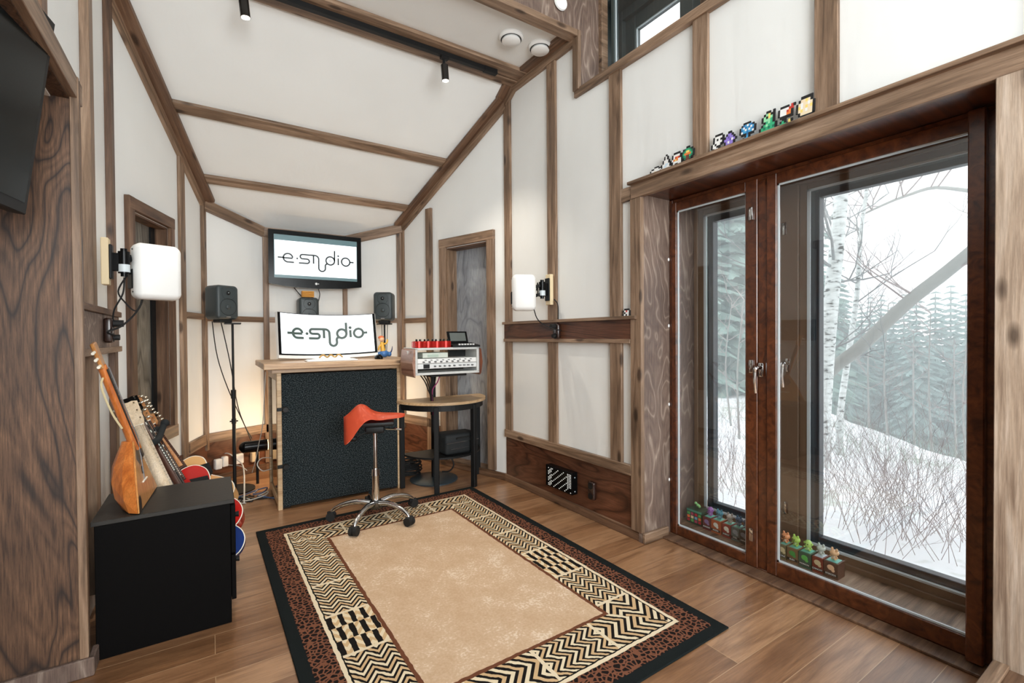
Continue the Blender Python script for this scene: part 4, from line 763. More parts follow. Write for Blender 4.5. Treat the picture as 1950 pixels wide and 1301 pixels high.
P1, e1 = wspeaker('white rounded speaker on a jointed arm beside the left recessed window', hd(308, 517, 2.42), (.34, -.94), .215, .30, .13, None, 'jointed black arm on a cream wooden pad, left wall', (-.445, 3.03, 1.655), (1, 0, 0))
P2, e2 = wspeaker('white rounded speaker on a jointed arm above the right socket board', hd(1000, 556, 3.30), (-.45, -.9), .18, .27, .11, None, 'jointed black arm on a wooden pad, right wall', (2.175, 2.82, 1.62), (-1, 0, 0))
def cable(name, label, pts, r=.004, mat=rubber, cat='cable', sm=5, group=None): bm = NB(); tube(bm, pts, r, 6, sm); return tag(fin(name, bm, mat, None, True), label, cat, group)
cable('power_cable', 'black cable hanging from the left speaker arm into the left socket', [(-.36, 3.03, 1.58), (-.365, 3.02, 1.50), (-.40, 3.03, 1.42), (-.41, 3.05, 1.36)])
cable('speaker_cable', 'black cable looping from the left speaker arm under the white speaker', [(-.35, 3.03, 1.59), hd(225, 555, 2.36), hd(240, 578, 2.38), hd(257, 592, 2.4), hd(268, 580, 2.42), hd(272, 540, 2.44)])
cable('audio_cable', 'long grey-black cable sagging from the white left speaker to the socket', [hd(273, 545, 2.43), hd(270, 575, 2.42), hd(255, 600, 2.38), hd(230, 622, 2.33), hd(205, 632, 2.28), (-.40, 3.03, 1.29)], .005)
cable('power_cable', 'black cable from the right speaker arm down to its socket', [hd(1055, 570, 3.46), hd(1062, 580, 3.48), hd(1063, 605, 3.5), hd(1062, 622, 3.46)])
cable('speaker_cable', 'black cable hanging under the white right speaker to the socket', [hd(1017, 590, 3.32), hd(1023, 607, 3.34), hd(1035, 618, 3.38), hd(1060, 628, 3.42), hd(1078, 628, 3.5)])
# ---- cables around the speaker stands and desk
cable('speaker_cable', 'left of two dark cables falling from the left studio monitor', [hd(404, 612, 3.92), hd(414, 680, 3.95), hd(436, 745, 4.0), hd(468, 815, 4.1), hd(482, 850, 4.15)])
cable('speaker_cable', 'right of two dark cables falling from the left studio monitor', [hd(421, 614, 3.92), hd(438, 690, 3.95), hd(452, 770, 4.0), hd(466, 810, 4.1), hd(480, 835, 4.15)])
cable('speaker_cable', 'thin dark cable left of the right monitor stand', [hd(727, 612, 4.62), hd(728, 650, 4.6), hd(729, 690, 4.6)], .003); cable('speaker_cable', 'thin dark cable right of the right monitor stand', [hd(738, 612, 4.6), hd(737, 650, 4.6), hd(735, 690, 4.6)], .003)
cable('television_cable', 'black cable hanging behind the middle studio monitor from the television', [hd(603, 545, 4.65), hd(609, 560, 4.7), hd(605, 580, 4.68), hd(602, 605, 4.65)], .004); cable('television_cable', 'short black cable between the television and the middle studio monitor', [hd(560, 548, 4.6), hd(570, 560, 4.6), hd(576, 567, 4.6)], .004)
grc = plain('grey_cable', (190, 184, 172), .6)
cable('white_cable', 'thin pale cable hanging from the left end of the desk top', [hd(506, 708, 3.5), hd(503, 760, 3.55), hd(500, 810, 3.6), hd(492, 850, 3.7), hd(486, 880, 3.75), hd(480, 900, 3.8)], .003, grc)
for i, (x0, x1) in enumerate(((800, 815), (806, 818), (812, 820), (830, 822), (838, 824), (820, 821))):
    cable('rack_cable', 'dark cable in the bundle hanging under the rack', [hd(x0, 714, 3.75), hd((x0+x1)/2+2, 728, 3.78), hd(x1, 742, 3.8), hd(820+i*.8, 757, 3.84), hd(821+i, 790, 3.95)], .005, rubber if i != 4 else plain('magenta_cable', (150, 60, 110), .5), group='cables bundled under the rack')
cable('cable_loop', 'black cable loop hanging under the half-round table shelf', [hd(858, 868, 4.05), hd(864, 885, 4.05), hd(856, 897, 4.05), hd(842, 898, 4.05)], .007)
wc = plain('white_cable_sheath', (214, 212, 206), .5)
cable('white_cable', 'white cable arching from the wall outlets to the floor', [hd(420, 890, 4.25), hd(424, 868, 4.2), hd(435, 864, 4.15), hd(452, 876, 4.1), hd(464, 893, 4.0), (.2, 4.1, .01)], .006, wc)
cable('white_cable', 'white cable lying along the floor beside the outlets', [hd(425, 885, 4.2), hd(440, 886, 4.15), hd(458, 888, 4.1), hd(470, 896, 4.0)], .004, wc)
cable('white_cable', 'white cable ring near the left side of the desk', [hd(516, 872, 3.7), hd(498, 873, 3.8), hd(490, 885, 3.8), hd(500, 897, 3.75), hd(516, 893, 3.7)], .004, wc)
r2 = random.Random(11)
for i in range(7):
    x, y = -.02+r2.random()*.35, 3.95+r2.random()*.45; cable('floor_cable', 'cable in the tangle on the floor left of the desk', [(x+.09*math.sin(k*1.3+i)+.03*k, y+.08*math.cos(k*1.7+i*2), .006+.004*i % .02) for k in range(7)], .005, (rubber, plain('blue_cable', (60, 84, 120), .5), grc)[i % 3], group='cable tangle behind the desk')
bk = NB(); [tube(bk, [(.12*math.cos(k*.8+i)+r2.uniform(-.03, .03), .1*math.sin(k*.8+i), .02+.02*(i % 6)+.02*r2.random()) for k in range(9)], .007, 6, 4) for i in range(12)]; o = fin('cable_heap', bk, rubber, None, True); put(o, (1.50, 4.12, 0)); tag(o, 'heap of black cables under the half-round table', 'cables', kind='stuff')
bm = NB(); bxx(bm, -.12, .12, -.07, .07, 0, .10, .006); o = fin('power_strip_box', bm, plain('brown_box', (96, 52, 34), .6)); put(o, (1.43, 4.35, 0)); tag(o, 'small reddish-brown box on the floor behind the table', 'box')
for i, (px, py, dd, w, l) in enumerate(((411, 883, 4.25, .028, 'white outlet left of the speaker stand foot'), (424, 878, 4.25, .024, 'white outlet right of the speaker stand foot'), (450, 873, 4.45, .04, 'white outlet block under the clamp lamp'), (481, 869, 4.5, .036, 'beige outlet block beside the desk'))):
    bm = NB(); bxx(bm, -w, w, -.02, .02, -.045, .045, .006); o = fin('wall_outlet', bm, white if i < 3 else plain('beige_plastic', (206, 190, 162), .5)); 
    p = hp(px, py, (-.045, 4.85), (.435, 5.08)); M_ = frame(p + V((nrm(C5, BL).x, nrm(C5, BL).y, 0))*.035, (C5-BL).to_3d().normalized() if False else V((BL.x-C5.x, BL.y-C5.y, 0)), z=(0, 0, 1)); o.matrix_world = M_; tag(o, l, 'outlet')
fl = thing('clamp_lamp', 'black cylindrical lamp with a bright end near the floor behind the desk', 'lamp', (.33, 4.62, .33))
bm = NB(); cyl(bm, (-.09, 0, 0), (.08, 0, 0), .05, n=28); ball(bm, (-.09, 0, 0), .05, None, 18); fin('shade', bm, blackg, fl, True); bm = NB(); cyl(bm, (.08, 0, 0), (.084, 0, 0), .044, n=24); fin('bulb_face', bm, plain('lamp_face', (255, 214, 150), .3, emit=6), fl); bm = NB(); cyl(bm, (0, .0, -.04), (0, .3, -.1), .01, n=10); cyl(bm, (0, 0, -.33), (0, 0, -.04), .012, n=10); fin('arm', bm, black, fl)
lamp('clamp_lamp_glow', 'POINT', (.56, 4.66, .40), 7, (1, .72, .42), shadow_soft_size=.05); lamp('under_table_glow', 'POINT', (1.15, 4.75, .55), 9, (1, .75, .48), shadow_soft_size=.08)
# ---- instruments on the left
gold = plain('tuner_metal', (214, 208, 190), .2, 1); pearl = plain('pearl_inlay', (228, 230, 222), .25); bone = plain('bone_white', (236, 230, 214), .4)
hon = wood('honey_varnish', (176, 92, 34), (204, 116, 50), (222, 138, 68), .35, axis=2, knots=False, coat=.15); spruce = wood('amber_spruce', (196, 128, 66), (216, 152, 86), (230, 172, 108), .3, axis=2, knots=False, coat=.4)
bal = thing('balalaika', 'orange-varnished balalaika leaning on top of the black cabinet', 'balalaika', (-.29, 2.63, .553))
T, A_, B_ = V((-.003, 0, .27)), V((.031, -.20, .004)), V((.059, .20, .004)); o0 = V((-.062, -.075, .004)); o1 = V((-.075, .10, .004))
bm = NB(); rings = []
for z_, hw, d_ in ((.004, .2, .07), (.05, .175, .095), (.11, .14, .10), (.17, .10, .085), (.215, .066, .064), (.25, .036, .046), (.272, .022, .036)):
    k_ = z_/.27; xa, xb = .031+(-.003-.031)*k_, .059+(-.003-.059)*k_
    rings.append([bm.verts.new(p) for p in ((xa, -hw, z_), (xa-.45*d_, -hw*.86, z_), (xa-.85*d_, -hw*.5, z_), ((xa+xb)/2-d_*1.05, 0, z_), (xb-.9*d_, hw*.5, z_), (xb-.5*d_, hw*.86, z_), (xb, hw, z_))])
for p, q in zip(rings, rings[1:]):
    for j in range(7): bm.faces.new((p[j], p[(j+1) % 7], q[(j+1) % 7], q[j]))
bm.faces.new(rings[0]); bm.faces.new(rings[-1]); fin('bowl', bm, hon, bal)
nb = (B_-A_).cross(T-A_).normalized(); nb = nb if nb.x > 0 else -nb
bm = NB(); f0 = [A_, B_, T+V((0, .022, 0)), T+V((0, -.022, 0))]; va = [bm.verts.new(p+nb*.0005) for p in f0]; vb_ = [bm.verts.new(p+nb*.006) for p in f0]; bm.faces.new(va); bm.faces.new(vb_[::-1]); [bm.faces.new((va[i], va[(i+1) % 4], vb_[(i+1) % 4], vb_[i])) for i in range(4)]; sb_ = fin('soundboard', bm, spruce, bal)
def onb(u, v): return A_.lerp(B_, u).lerp(T, v) + nb*.0075
bm = NB(); bm.faces.new([bm.verts.new(onb(u, v)) for u, v in ((.52, 1), (.9, .93), (.95, .62), (.6, .66), (.45, .58), (.06, .72), (.02, .95))]); fin('pickguard', bm, plain('dark_pickguard', (40, 24, 18), .3), sb_)
bm = NB(); bm.faces.new([bm.verts.new(onb(u, v)) for u, v in ((.0, .0), (.12, .0), (.13, .14), (.07, .22), (.0, .2))]); fin('corner_patch', bm, plain('dark_corner', (40, 24, 18), .3), sb_)
bm = NB(); tube(bm, [onb(.5+.05*math.cos(a*.785), .50+.06*math.sin(a*.785)) for a in range(9)], .0025, 6, 3); fin('sound_hole', bm, plain('sound_hole_dark', (20, 14, 10), .6), sb_); bm = NB(); tube(bm, [onb(.36, .33), onb(.66, .33)], .004, 6, 1); fin('bridge', bm, bone, sb_)
HD = V((-.112, -.085, .685)); ND = (HD-T).normalized()
bm = NB(); tube(bm, [T-ND*.04, T+ND*.08, T+ND*.33, HD-ND*.08], [.021, .014], 10, 4); fin('neck', bm, hon, bal, True)
side = ND.cross(nb).normalized(); Fb = Mx((side, nb, ND)).transposed().to_4x4(); Fb.translation = T
bm = NB(); bxx(bm, -.013, .013, .012, .017, -.08, .34, .001, Fb); fb = fin('fingerboard', bm, plain('ebony', (26, 20, 18), .4), bal); bm = NB(); [bxx(bm, -.013, .013, .017, .0185, .33-.32*(1-.944**k)*1.6, .332-.32*(1-.944**k)*1.6, 0, Fb) for k in range(1, 14)]; fin('frets', bm, gold, fb)
Ln = (HD-T).length; bm = NB(); bxx(bm, -.024, .024, -.006, .009, Ln-.09, Ln+.02, .004, Fb); fin('headstock', bm, spruce, bal)
for k in range(3): 
    for sx in (-1,): bm = NB(); tube(bm, [Fb @ V((sx*.024, 0, Ln-.075+.03*k)), Fb @ V((sx*.05, 0, Ln-.075+.03*k))], .006, 8, 1); fin('tuning_peg', bm, bone, bal, True)
bm = NB(); [tube(bm, [Fb @ V((.006*k, .021, Ln-.09)), Fb @ V((.006*k, .02, 0)), onb(.5+.03*k, .33)], .0008, 4, 1) for k in (-1, 0, 1)]; fin('strings', bm, steel, bal)
bm = NB(); tube(bm, [Fb @ V((0, -.0, Ln-.12)), Fb @ V((-.03, -.02, Ln-.16)), Fb @ V((-.035, -.02, Ln-.28)), Fb @ V((-.03, -.01, Ln-.36))], .004, 6, 4); fin('hanging_cord', bm, plain('pale_rope', (206, 190, 150), .8), bal, True)
def guitar(name, label, nut, joint, body, w_nut, w_end, fbm, headm, headlen, tuners, inlay=None, acoustic=False, bscale=1, neckm=None, face=None, strings=True, drop=0):
    nut, joint = V(nut), V(joint); a = (nut-joint).normalized(); view = (EYE-joint).normalized() if face is None else V(face); n = (view-a*view.dot(a)).normalized(); x = a.cross(n)
    F = Mx((x, a, n)).transposed().to_4x4(); F.translation = joint; L_ = (nut-joint).length
    t = thing(name, label, 'guitar', joint); F = Mx.Translation(-joint) @ F
    # outline in (x, y): y negative down the body
    half_ = [(.0, .0), (.06, .008), (.11, -.01), (.142, -.06), (.14, -.12), (.118, -.18), (.122, -.23), (.16, -.29), (.196, -.36), (.19, -.43), (.14, -.48), (.06, -.502), (0, -.505)] if acoustic else [(.0, -.02), (.05, -.02), (.10, .01), (.13, -.01), (.14, -.07), (.118, -.13), (.115, -.17), (.15, -.24), (.175, -.31), (.16, -.38), (.10, -.43), (0, -.44)]
    out = [(p.x*bscale, p.y*bscale-drop) for p in smooth_path([(x_, y_, 0) for x_, y_ in half_], 4)]; poly = out + [(-x_, y_) for x_, y_ in out[::-1]][1:-1]
    th = .095 if acoustic else .042
    bm = NB(); prism(bm, poly, -th, 0, F); bd = fin('body', bm, body, t, False)
    bm = NB(); tube(bm, [F @ V((p[0], p[1], -.002)) for p in poly+[poly[0]]], .0028, 6, 1); fin('binding', bm, bone, bd, True)
    if acoustic:
        bm = NB(); prism(bm, [(-.12, -.14), (-.05, -.12), (-.045, -.19), (-.03, -.26), (-.06, -.32), (-.11, -.27), (-.13, -.2)], 0, .002, F); prism(bm, [(.12, -.10), (.04, -.07), (.045, -.16), (.075, -.2), (.11, -.17)], 0, .002, F); fin('pickguard', bm, black, bd)
        bm = NB(); bxx(bm, -.07, .07, -.37, -.34, 0, .008, .002, F); fin('bridge', bm, plain('rosewood', (60, 34, 24), .4), bd)
    bm = NB(); hw = w_end/2
    v = [bm.verts.new(F @ V(p)) for p in ((-w_end/2, -.06-drop, .004), (w_end/2, -.06-drop, .004), (w_nut/2, L_, .004), (-w_nut/2, L_, .004), (-w_end/2, -.06-drop, .011), (w_end/2, -.06-drop, .011), (w_nut/2, L_, .011), (-w_nut/2, L_, .011))]
    for q in ((0, 1, 2, 3), (4, 7, 6, 5), (0, 4, 5, 1), (1, 5, 6, 2), (2, 6, 7, 3), (3, 7, 4, 0)): bm.faces.new([v[i] for i in q])
    fbo = fin('fingerboard', bm, fbm, t)
    bm = NB(); tube(bm, [F @ V((0, -.03-drop, -.006)), F @ V((0, L_, -.004))], [w_end*.42, w_nut*.42], 12, 1); fin('neck', bm, neckm or headm, t, True)
    bm = NB(); wl = lambda y: w_end+(w_nut-w_end)*(y+.06)/(L_+.06); fr = [L_-.62*(1-.9439**k) for k in range(1, 22) if L_-.62*(1-.9439**k) > -.05]
    for y in fr: bxx(bm, -wl(y)/2, wl(y)/2, y-.0008, y+.0008, .011, .0122, 0, F)
    fin('frets', bm, gold, fbo)
    if inlay:
        bm = NB()
        for i in range(1, len(fr)-1):
            if i % 2 == 0 or i > 8: y = (fr[i]+fr[i-1])/2; h_ = (fr[i-1]-fr[i])*.28; bxx(bm, -wl(y)*.34, wl(y)*.34, y-h_, y+h_, .011, .0119, 0, F)
        fin('inlays', bm, pearl, fbo)
    bm = NB(); bxx(bm, -w_nut/2, w_nut/2, L_-.002, L_+.004, .004, .014, 0, F); fin('nut', bm, bone, t)
    HF = F @ Mx.Translation((0, L_, 0)) @ Mx.Rotation(math.radians(-10), 4, 'X'); bm = NB(); prism(bm, [(-w_nut/2, 0), (w_nut/2, 0), (.038, headlen*.2), (.043, headlen*.95), (.02, headlen), (0, headlen*.96), (-.02, headlen), (-.043, headlen*.95), (-.038, headlen*.2)], -.008, .006, HF, .0015); hd_ = fin('headstock', bm, headm, t)
    for sx in (-1, 1):
        for k in range(tuners//2):
            y = headlen*(.25+.62*k/(tuners//2-1)); bm = NB(); ball(bm, (sx*.058, y, -.006), .0095, HF, 10, (1.2, .8, .7)); tube(bm, [(sx*.04, y, -.004), (sx*.058, y, -.004)], .003, 6, 1, HF); cyl(bm, (sx*.026, y, .006), (sx*.026, y, .015), .004, n=10, M=HF); fin('tuner', bm, gold, hd_, True)
    if strings: bm = NB(); [tube(bm, [F @ V((w_nut*.4*(k/2.5-1), L_, .0145)), F @ V((w_end*.42*(k/2.5-1), -.06, .0155))], .0007, 4, 1) for k in range(6)]; fin('strings', bm, steel, t)
    return t, F, L_
maple = wood('pale_maple', (214, 190, 160), (230, 210, 182), (238, 220, 196), .35, axis=2, knots=False, coat=.3); rose = plain('rosewood_board', (66, 36, 26), .4); natw = wood('headstock_natural', (190, 120, 70), (210, 146, 92), (224, 168, 116), .35, axis=2, knots=False)
redv = plain('cherry_red_lacquer', (176, 26, 20), .2, coat=.6); bluv = plain('deep_blue_lacquer', (28, 50, 110), .2, coat=.5)
guitar('electric_guitar', 'guitar with pale maple neck and headstock leaning behind the black cabinet', hd(262, 813, 2.46), hd(320, 945, 2.36), maple, .056, .078, maple, maple, .17, 6, None, bscale=.8)
guitar('electric_guitar', 'blue guitar with dark block-inlaid neck and black headstock behind the cabinet', hd(262, 790, 2.60), hd(340, 925, 2.44), bluv, .046, .062, plain('ebony_board', (34, 28, 26), .4), blackg, .15, 6, True, bscale=.76, drop=.16, neckm=rose)
guitar('acoustic_guitar', 'cherry red twelve-string guitar with white binding behind the cabinet', hd(278, 806, 2.66), hd(334, 903, 2.53), redv, .05, .06, rose, natw, .24, 12, True, True, bscale=.9)
guitar('acoustic_guitar', 'tan-topped acoustic guitar showing behind the red guitar', hd(290, 812, 2.8), hd(340, 884, 2.66), plain('tan_spruce_top', (208, 160, 104), .35), .045, .055, rose, natw, .12, 6, None, True, bscale=.78, strings=False)
gs = thing('guitar_stand', 'black padded stand holding the guitar necks', 'stand', (-.30, 3.1, 0)); L0 = gs.location
bm = NB(); tube(bm, [hd(264, 853, 2.44)-L0, hd(285, 846, 2.46)-L0, hd(300, 838, 2.52)-L0, hd(306, 825, 2.6)-L0, hd(312, 808, 2.66)-L0], .017, 10, 4); ball(bm, hd(314, 806, 2.66)-L0, .022); ball(bm, hd(300, 822, 2.66)-L0, .03); fin('padded_yoke', bm, plain('black_foam', (24, 28, 30), .9), gs, True)
bm = NB(); p_ = hd(300, 830, 2.7)-L0; cyl(bm, (p_.x, p_.y+.06, .01), (p_.x, p_.y+.06, p_.z), .012, n=12); cyl(bm, (p_.x, p_.y+.06, p_.z), (p_.x, p_.y-.02, p_.z), .01, n=12); bxx(bm, p_.x-.15, p_.x+.15, p_.y+.04, p_.y+.08, 0, .02, .003); fin('post', bm, black, gs, True)
# ---- bead figures on the window casing shelf
PAL = dict(k=(24, 24, 26), w=(240, 240, 238), g=(52, 170, 120), G=(24, 112, 84), l=(150, 220, 170), y=(240, 214, 120), o=(236, 130, 60), r=(190, 52, 44), b=(110, 60, 50), p=(150, 128, 214), v=(104, 84, 170), c=(70, 160, 210), C=(36, 110, 170), n=(236, 216, 184), t=(206, 226, 240))
BM = {k: plain('bead_' + k, c, .55) for k, c in PAL.items()}
ART = {
 'dome': ["...kkk...", ".kkwwwkk.", "kwwwwwwwk", "kwwywwwwk"],
 'cone': ["....k....", "...kwk...", "...kwk...", "..kwwwk..", "..kwwwk..", ".kwwttwk.", ".kwttwwk.", "kwwwwwwwk"],
 'bird': ["..kkkk..", ".kwwwwk.", ".kwrork.", "kwoyowwk", "kkwwwwwk", ".kwkkwwk"],
 'bush': ["...kk...", ".kGggGk.", "kGgyygGk", "kgoooogk", "kGgbbgGk", ".kGbbGk.", "..kbbk.."],
 'bone': ["..kkkk.", ".kwwwwk", ".kwkwkk", ".kwwwwk", "kwkwwk.", "kwwkk..", ".kwwk.."],
 'gem': ["...kk...", "..kppk..", ".kpvppk.", "kpppvwpk", ".kpwppk.", ".kppppk."],
 'tree': ["..kkkk...", ".kCcwcCk.", "kcwCcCwck", "kCcwcwcCk", "kwccCccwk", ".kkkCkkk.", "...kck...", "..kcck..."],
 'cactus': ["...kk.k.", "..klykk.", ".klkylk.", ".klllgk.", "..kglgk.", ".kglgggk", "kgGgGgGk", "kggggggk"],
 'flower': [".kkkk.rk", "kwwwwrr.", "kwwwrok.", "kwwwook.", ".kkkkkk.", "..kk....", ".kgk.yk.", "kgggky.."],
 'cloud': ["..kkkkk.", ".knnynk.", "knwnnwnk", "kywnynyk", "knynwnnk", ".knnnnnk", "..kkkkk."],
 'mini': [".kkk.", "kwrwk", ".kwwk", "kwkwk"]}
def bead(art, label, px, py, zbase, X, wpx, hm):
    rows = ART[art]; n = len(rows[0]); p = hx(px, py, X); y0, y1 = hx(px-wpx/2, py, X).y, hx(px+wpx/2, py, X).y; cw = (y0-y1)/n; ch = hm/len(rows)
    me = bpy.data.meshes.new('bead_figure'); bm = NB(); slots = []
    for j, r in enumerate(rows):
        for i, c in enumerate(r):
            if c == '.': continue
            if c not in slots: slots.append(c)
            nf = len(bm.faces); box(bm, (0, (n/2-i-.5)*cw, (len(rows)-j-.5)*ch), (.006, cw, ch), None); bm.faces.ensure_lookup_table()
            for f in bm.faces[nf:]: f.material_index = slots.index(c)
    bm.to_mesh(me); bm.free(); [me.materials.append(BM[c]) for c in slots]
    o = bpy.data.objects.new('bead_figure', me); link(o); o.location = (X, p.y, zbase); o.rotation_euler = (0, math.radians(6), 0); tag(o, label, 'bead figure', 'flat bead figures above the window' if art != 'mini' else None)
for a in (('dome', 'white half-dome bead figure, leftmost above the window', 1250, 330, 24, .036), ('cone', 'white pointed cone bead figure above the window', 1268, 315, 24, .085), ('bird', 'white and orange crested bead figure above the window', 1288, 308, 24, .075), ('bush', 'green round bead figure with brown centre above the window', 1309, 298, 25, .085),
    ('bone', 'white skull-like bead figure right of the left batten', 1366, 282, 24, .082), ('gem', 'purple diamond-shaped bead figure above the window', 1389, 275, 27, .075), ('tree', 'blue mushroom-shaped bead figure above the window', 1423, 258, 31, .085), ('cactus', 'light green horned bead figure above the window', 1462, 245, 34, .098), ('flower', 'white and red flower-like bead figure above the window', 1497, 232, 33, .09), ('cloud', 'cream round bead figure touching the wide batten', 1533, 220, 36, .10)): bead(a[0], a[1], a[2], a[3], 2.2135, 2.186, a[4], a[5])
bead('mini', 'tiny white bead figure on the thin rail right of the socket', 1193, 594, 1.394, 2.19, 15, .045)
# ---- little boxes with figures on the sill between the window layers
tw = plain('box_lettering_white', (240, 240, 236), .5); blk = plain('box_black_band', (20, 20, 20), .5)
MB_ = Mx(((0, 0, -1, 0), (-1, 0, 0, 0), (0, 1, 0, 0), (0, 0, 0, 1)))   # text facing -x
def minibox(label, pxl, pxr, col, art, word, fig, X=2.545, s=None, topc=(110, 190, 170)):
    y0, y1 = hx(pxl, 1040, X).y, hx(pxr, 1060, X).y; w_ = y0-y1-.002; h_ = .078; t = thing('toy_box', label, 'toy box', (X, (y0+y1)/2, .0725), 0, 'small toy boxes on the window sill')
    bm = NB(); bxx(bm, 0, .075, -w_/2, w_/2, 0, h_, .001); fin('carton', bm, plain('carton', col, .5), t)
    bm = NB(); bxx(bm, -.0008, .0, -w_/2, w_/2, .012, .026); bd = fin('name_band', bm, blk, t); text('lettering', word, .011, Mx.Translation((-.0012, 0, .0195)) @ MB_ @ Mx.Diagonal((.95, 1, 1, 1)), tw, bd, .0003)
    bm = NB(); ball(bm, (0, 0, .052), .016, None, 12, (.06, 1, .85)); ball(bm, (0, -.010, .04), .008, None, 10, (.1, 1, 1)); fin('picture', bm, plain('box_picture', art, .5), t, True)
    bm = NB(); bxx(bm, .01, .065, -w_*.38, w_*.38, h_, h_+.002); fin('top_window', bm, plain('box_top', topc, .4), t)
    # generic little creature on top
    c, kd = fig; f = thing('toy_figure', 'little figure on top of the ' + label.split(' in ')[0].split(' with ')[0].split(' reading ')[0].split(' beside ')[0] + ' ' + ('left window' if 'left window' in label else 'right window'), 'toy figure', (X+.04, (y0+y1)/2, .0725+h_+.0025), r2.uniform(-.5, .5), 'toy figures on the boxes'); m1 = plain('toy_vinyl', c, .4); m2 = plain('toy_accent', tuple(min(255, int(v*.6+80)) for v in c), .4)
    bm = NB(); ball(bm, (0, 0, .014), .012, None, 10, (1, .9, 1.1)); fin('torso', bm, m2, f, True); bm = NB(); ball(bm, (0, 0, .034), .018, None, 14, ((1, 1.25, .9), (1, .95, 1.15), (1.2, 1.1, .8))[kd]); 
    for sy in (-1, 1): ball(bm, (0, sy*.012, .05), .006, None, 8, (1, 1, 1.6)) if kd != 1 else ball(bm, (0, sy*.018, .036), .006, None, 8)
    fin('head', bm, m1, f, True)
    for sy in (-1, 1): bm = NB(); ball(bm, (-.004, sy*.008, .0055), .0055, None, 8, (1.3, 1, 1)); fin('foot', bm, m1, f, True); bm = NB(); tube(bm, [(0, sy*.01, .018), (-.006, sy*.02, .014)], .004, 6, 1); fin('arm', bm, m1, f, True)
    for sy in (-1, 1): bm = NB(); ball(bm, (-.017, sy*.006, .036), .0028, None, 8); fin('eye', bm, black, f, True)
minibox('olive toy box with a cream animal, leftmost of the right window row', 1482, 1496, (112, 104, 70), (214, 196, 150), 'STONE', ((226, 150, 100), 0))
minibox('brown-olive toy box with a green leaf picture, right window', 1498, 1519, (120, 92, 60), (70, 150, 70), 'BUSH', ((170, 206, 90), 0))
minibox('dark green toy box with a green creature picture, right window', 1520, 1544, (50, 84, 66), (90, 180, 80), 'MORRON', ((176, 214, 110), 1))
minibox('dark red toy box with a cream creature, right window', 1546, 1567, (118, 46, 30), (200, 180, 140), 'CHINCHY', ((190, 200, 190), 2), topc=(200, 210, 220))
minibox('brown toy box reading steroids at the near end of the right row', 1568, 1596, (84, 54, 40), (232, 188, 150), 'STEROIDS', ((232, 186, 140), 2), topc=(120, 200, 190))
minibox('dark purple-red toy box in the left window row', 1338, 1353, (92, 36, 40), (130, 110, 150), 'GORGON', ((150, 96, 170), 1))
minibox('orange toy box with a dark picture, left window row', 1354, 1372, (160, 80, 44), (210, 210, 200), 'ROCKA', ((70, 140, 160), 0))
minibox('red toy box with a pale picture, left window row', 1375, 1391, (130, 36, 30), (220, 216, 200), 'ROBOLT', ((190, 180, 170), 2))
minibox('grey-green toy box with a metallic picture, left window row', 1392, 1408, (92, 108, 106), (150, 160, 170), 'STEEL', ((60, 110, 150), 0))
minibox('dark toy box beside the mullion, left window row', 1410, 1420, (40, 44, 44), (120, 130, 140), 'ONYX', ((40, 90, 130), 1))
gb = thing('toy_box', 'green-topped collector box with a grid of little pictures, left window', 'toy box', (2.56, hx(1322, 1000, 2.56).y, .0725)); y0, y1 = hx(1308, 1000, 2.56).y-gb.location.y, hx(1336, 1010, 2.56).y-gb.location.y
bm = NB(); bxx(bm, 0, .09, y1, y0, 0, .088, .001); fin('carton', bm, plain('dark_green_carton', (22, 60, 44), .5), gb); bm = NB(); bxx(bm, -.001, 0, y1, y0, .076, .088); fin('top_band', bm, plain('teal_band', (70, 140, 120), .4), gb)
gc = ((190, 40, 60), (240, 120, 60), (90, 170, 90), (240, 210, 170), (170, 60, 90), (110, 160, 190))
for i in range(4):
    for j in range(3): wy = (y0-y1)/4; bm = NB(); bxx(bm, -.0012, 0, y0-wy*(i+.85), y0-wy*(i+.15), .012+.021*j, .028+.021*j); fin('picture_tile', bm, plain('tile', gc[(i*2+j) % 6], .5), gb)
f = NB(); [ball(f, (.04+.012*math.cos(i), .012*math.sin(i*2), .012+.006*i), .009, None, 8) for i in range(5)]; bmesh.ops.translate(f, verts=f.verts[:], vec=(gb.location.x, gb.location.y, .0725+.088)); tag(fin('toy_plant', f, plain('toy_plant_green', (130, 190, 120), .5), None, True), 'small green and white toy plant on the collector box', 'toy')
# ================================================================ outdoors
rg = random.Random(21)
snow = plain('snow', (236, 240, 244), .8)
def snow_mat():
    m, nt, b = nm('snow_with_grass'); g = G(nt); v = objvec(g, rand=False); a = g.noise(v, .55, 5, .4, .65); n2 = g.noise(v, 9, 4); f = g.m('ADD', g.m('MULTIPLY', a, .75), g.m('MULTIPLY', n2, .25))
    c = g.ramp(f, [(.36, (150, 160, 148)), (.42, (206, 212, 208)), (.47, (238, 241, 244))]); nt.links.new(c, b.inputs['Base Color']); b.inputs['Roughness'].default_value = .9; return m
def tz(x, y):
    s = (x-8.8)*.7 - (y-2.0)*.72; z = -.42 - .02*(x-3) ; z -= .42*max(0, s)**1.05
    return max(-9, z) + .05*math.sin(x*1.7+y)*math.cos(y*1.3) + .03*math.sin(3.1*x-2*y)
bm = NB(); nx, ny = 120, 120; Gd = []
for i in range(nx+1):
    Gd.append([]); 
    for j in range(ny+1):
        x = 2.76 + 60*(i/nx)**1.8; y = -20 + 70*(j/ny); Gd[-1].append(bm.verts.new((x, y, tz(x, y))))
for i in range(nx):
    for j in range(ny): bm.faces.new((Gd[i][j], Gd[i+1][j], Gd[i+1][j+1], Gd[i][j+1]))
o = fin('snowy_ground', bm, snow_mat(), None, True); o['kind'] = 'structure'; tag(o, 'snow-covered slope outside the window', 'ground')
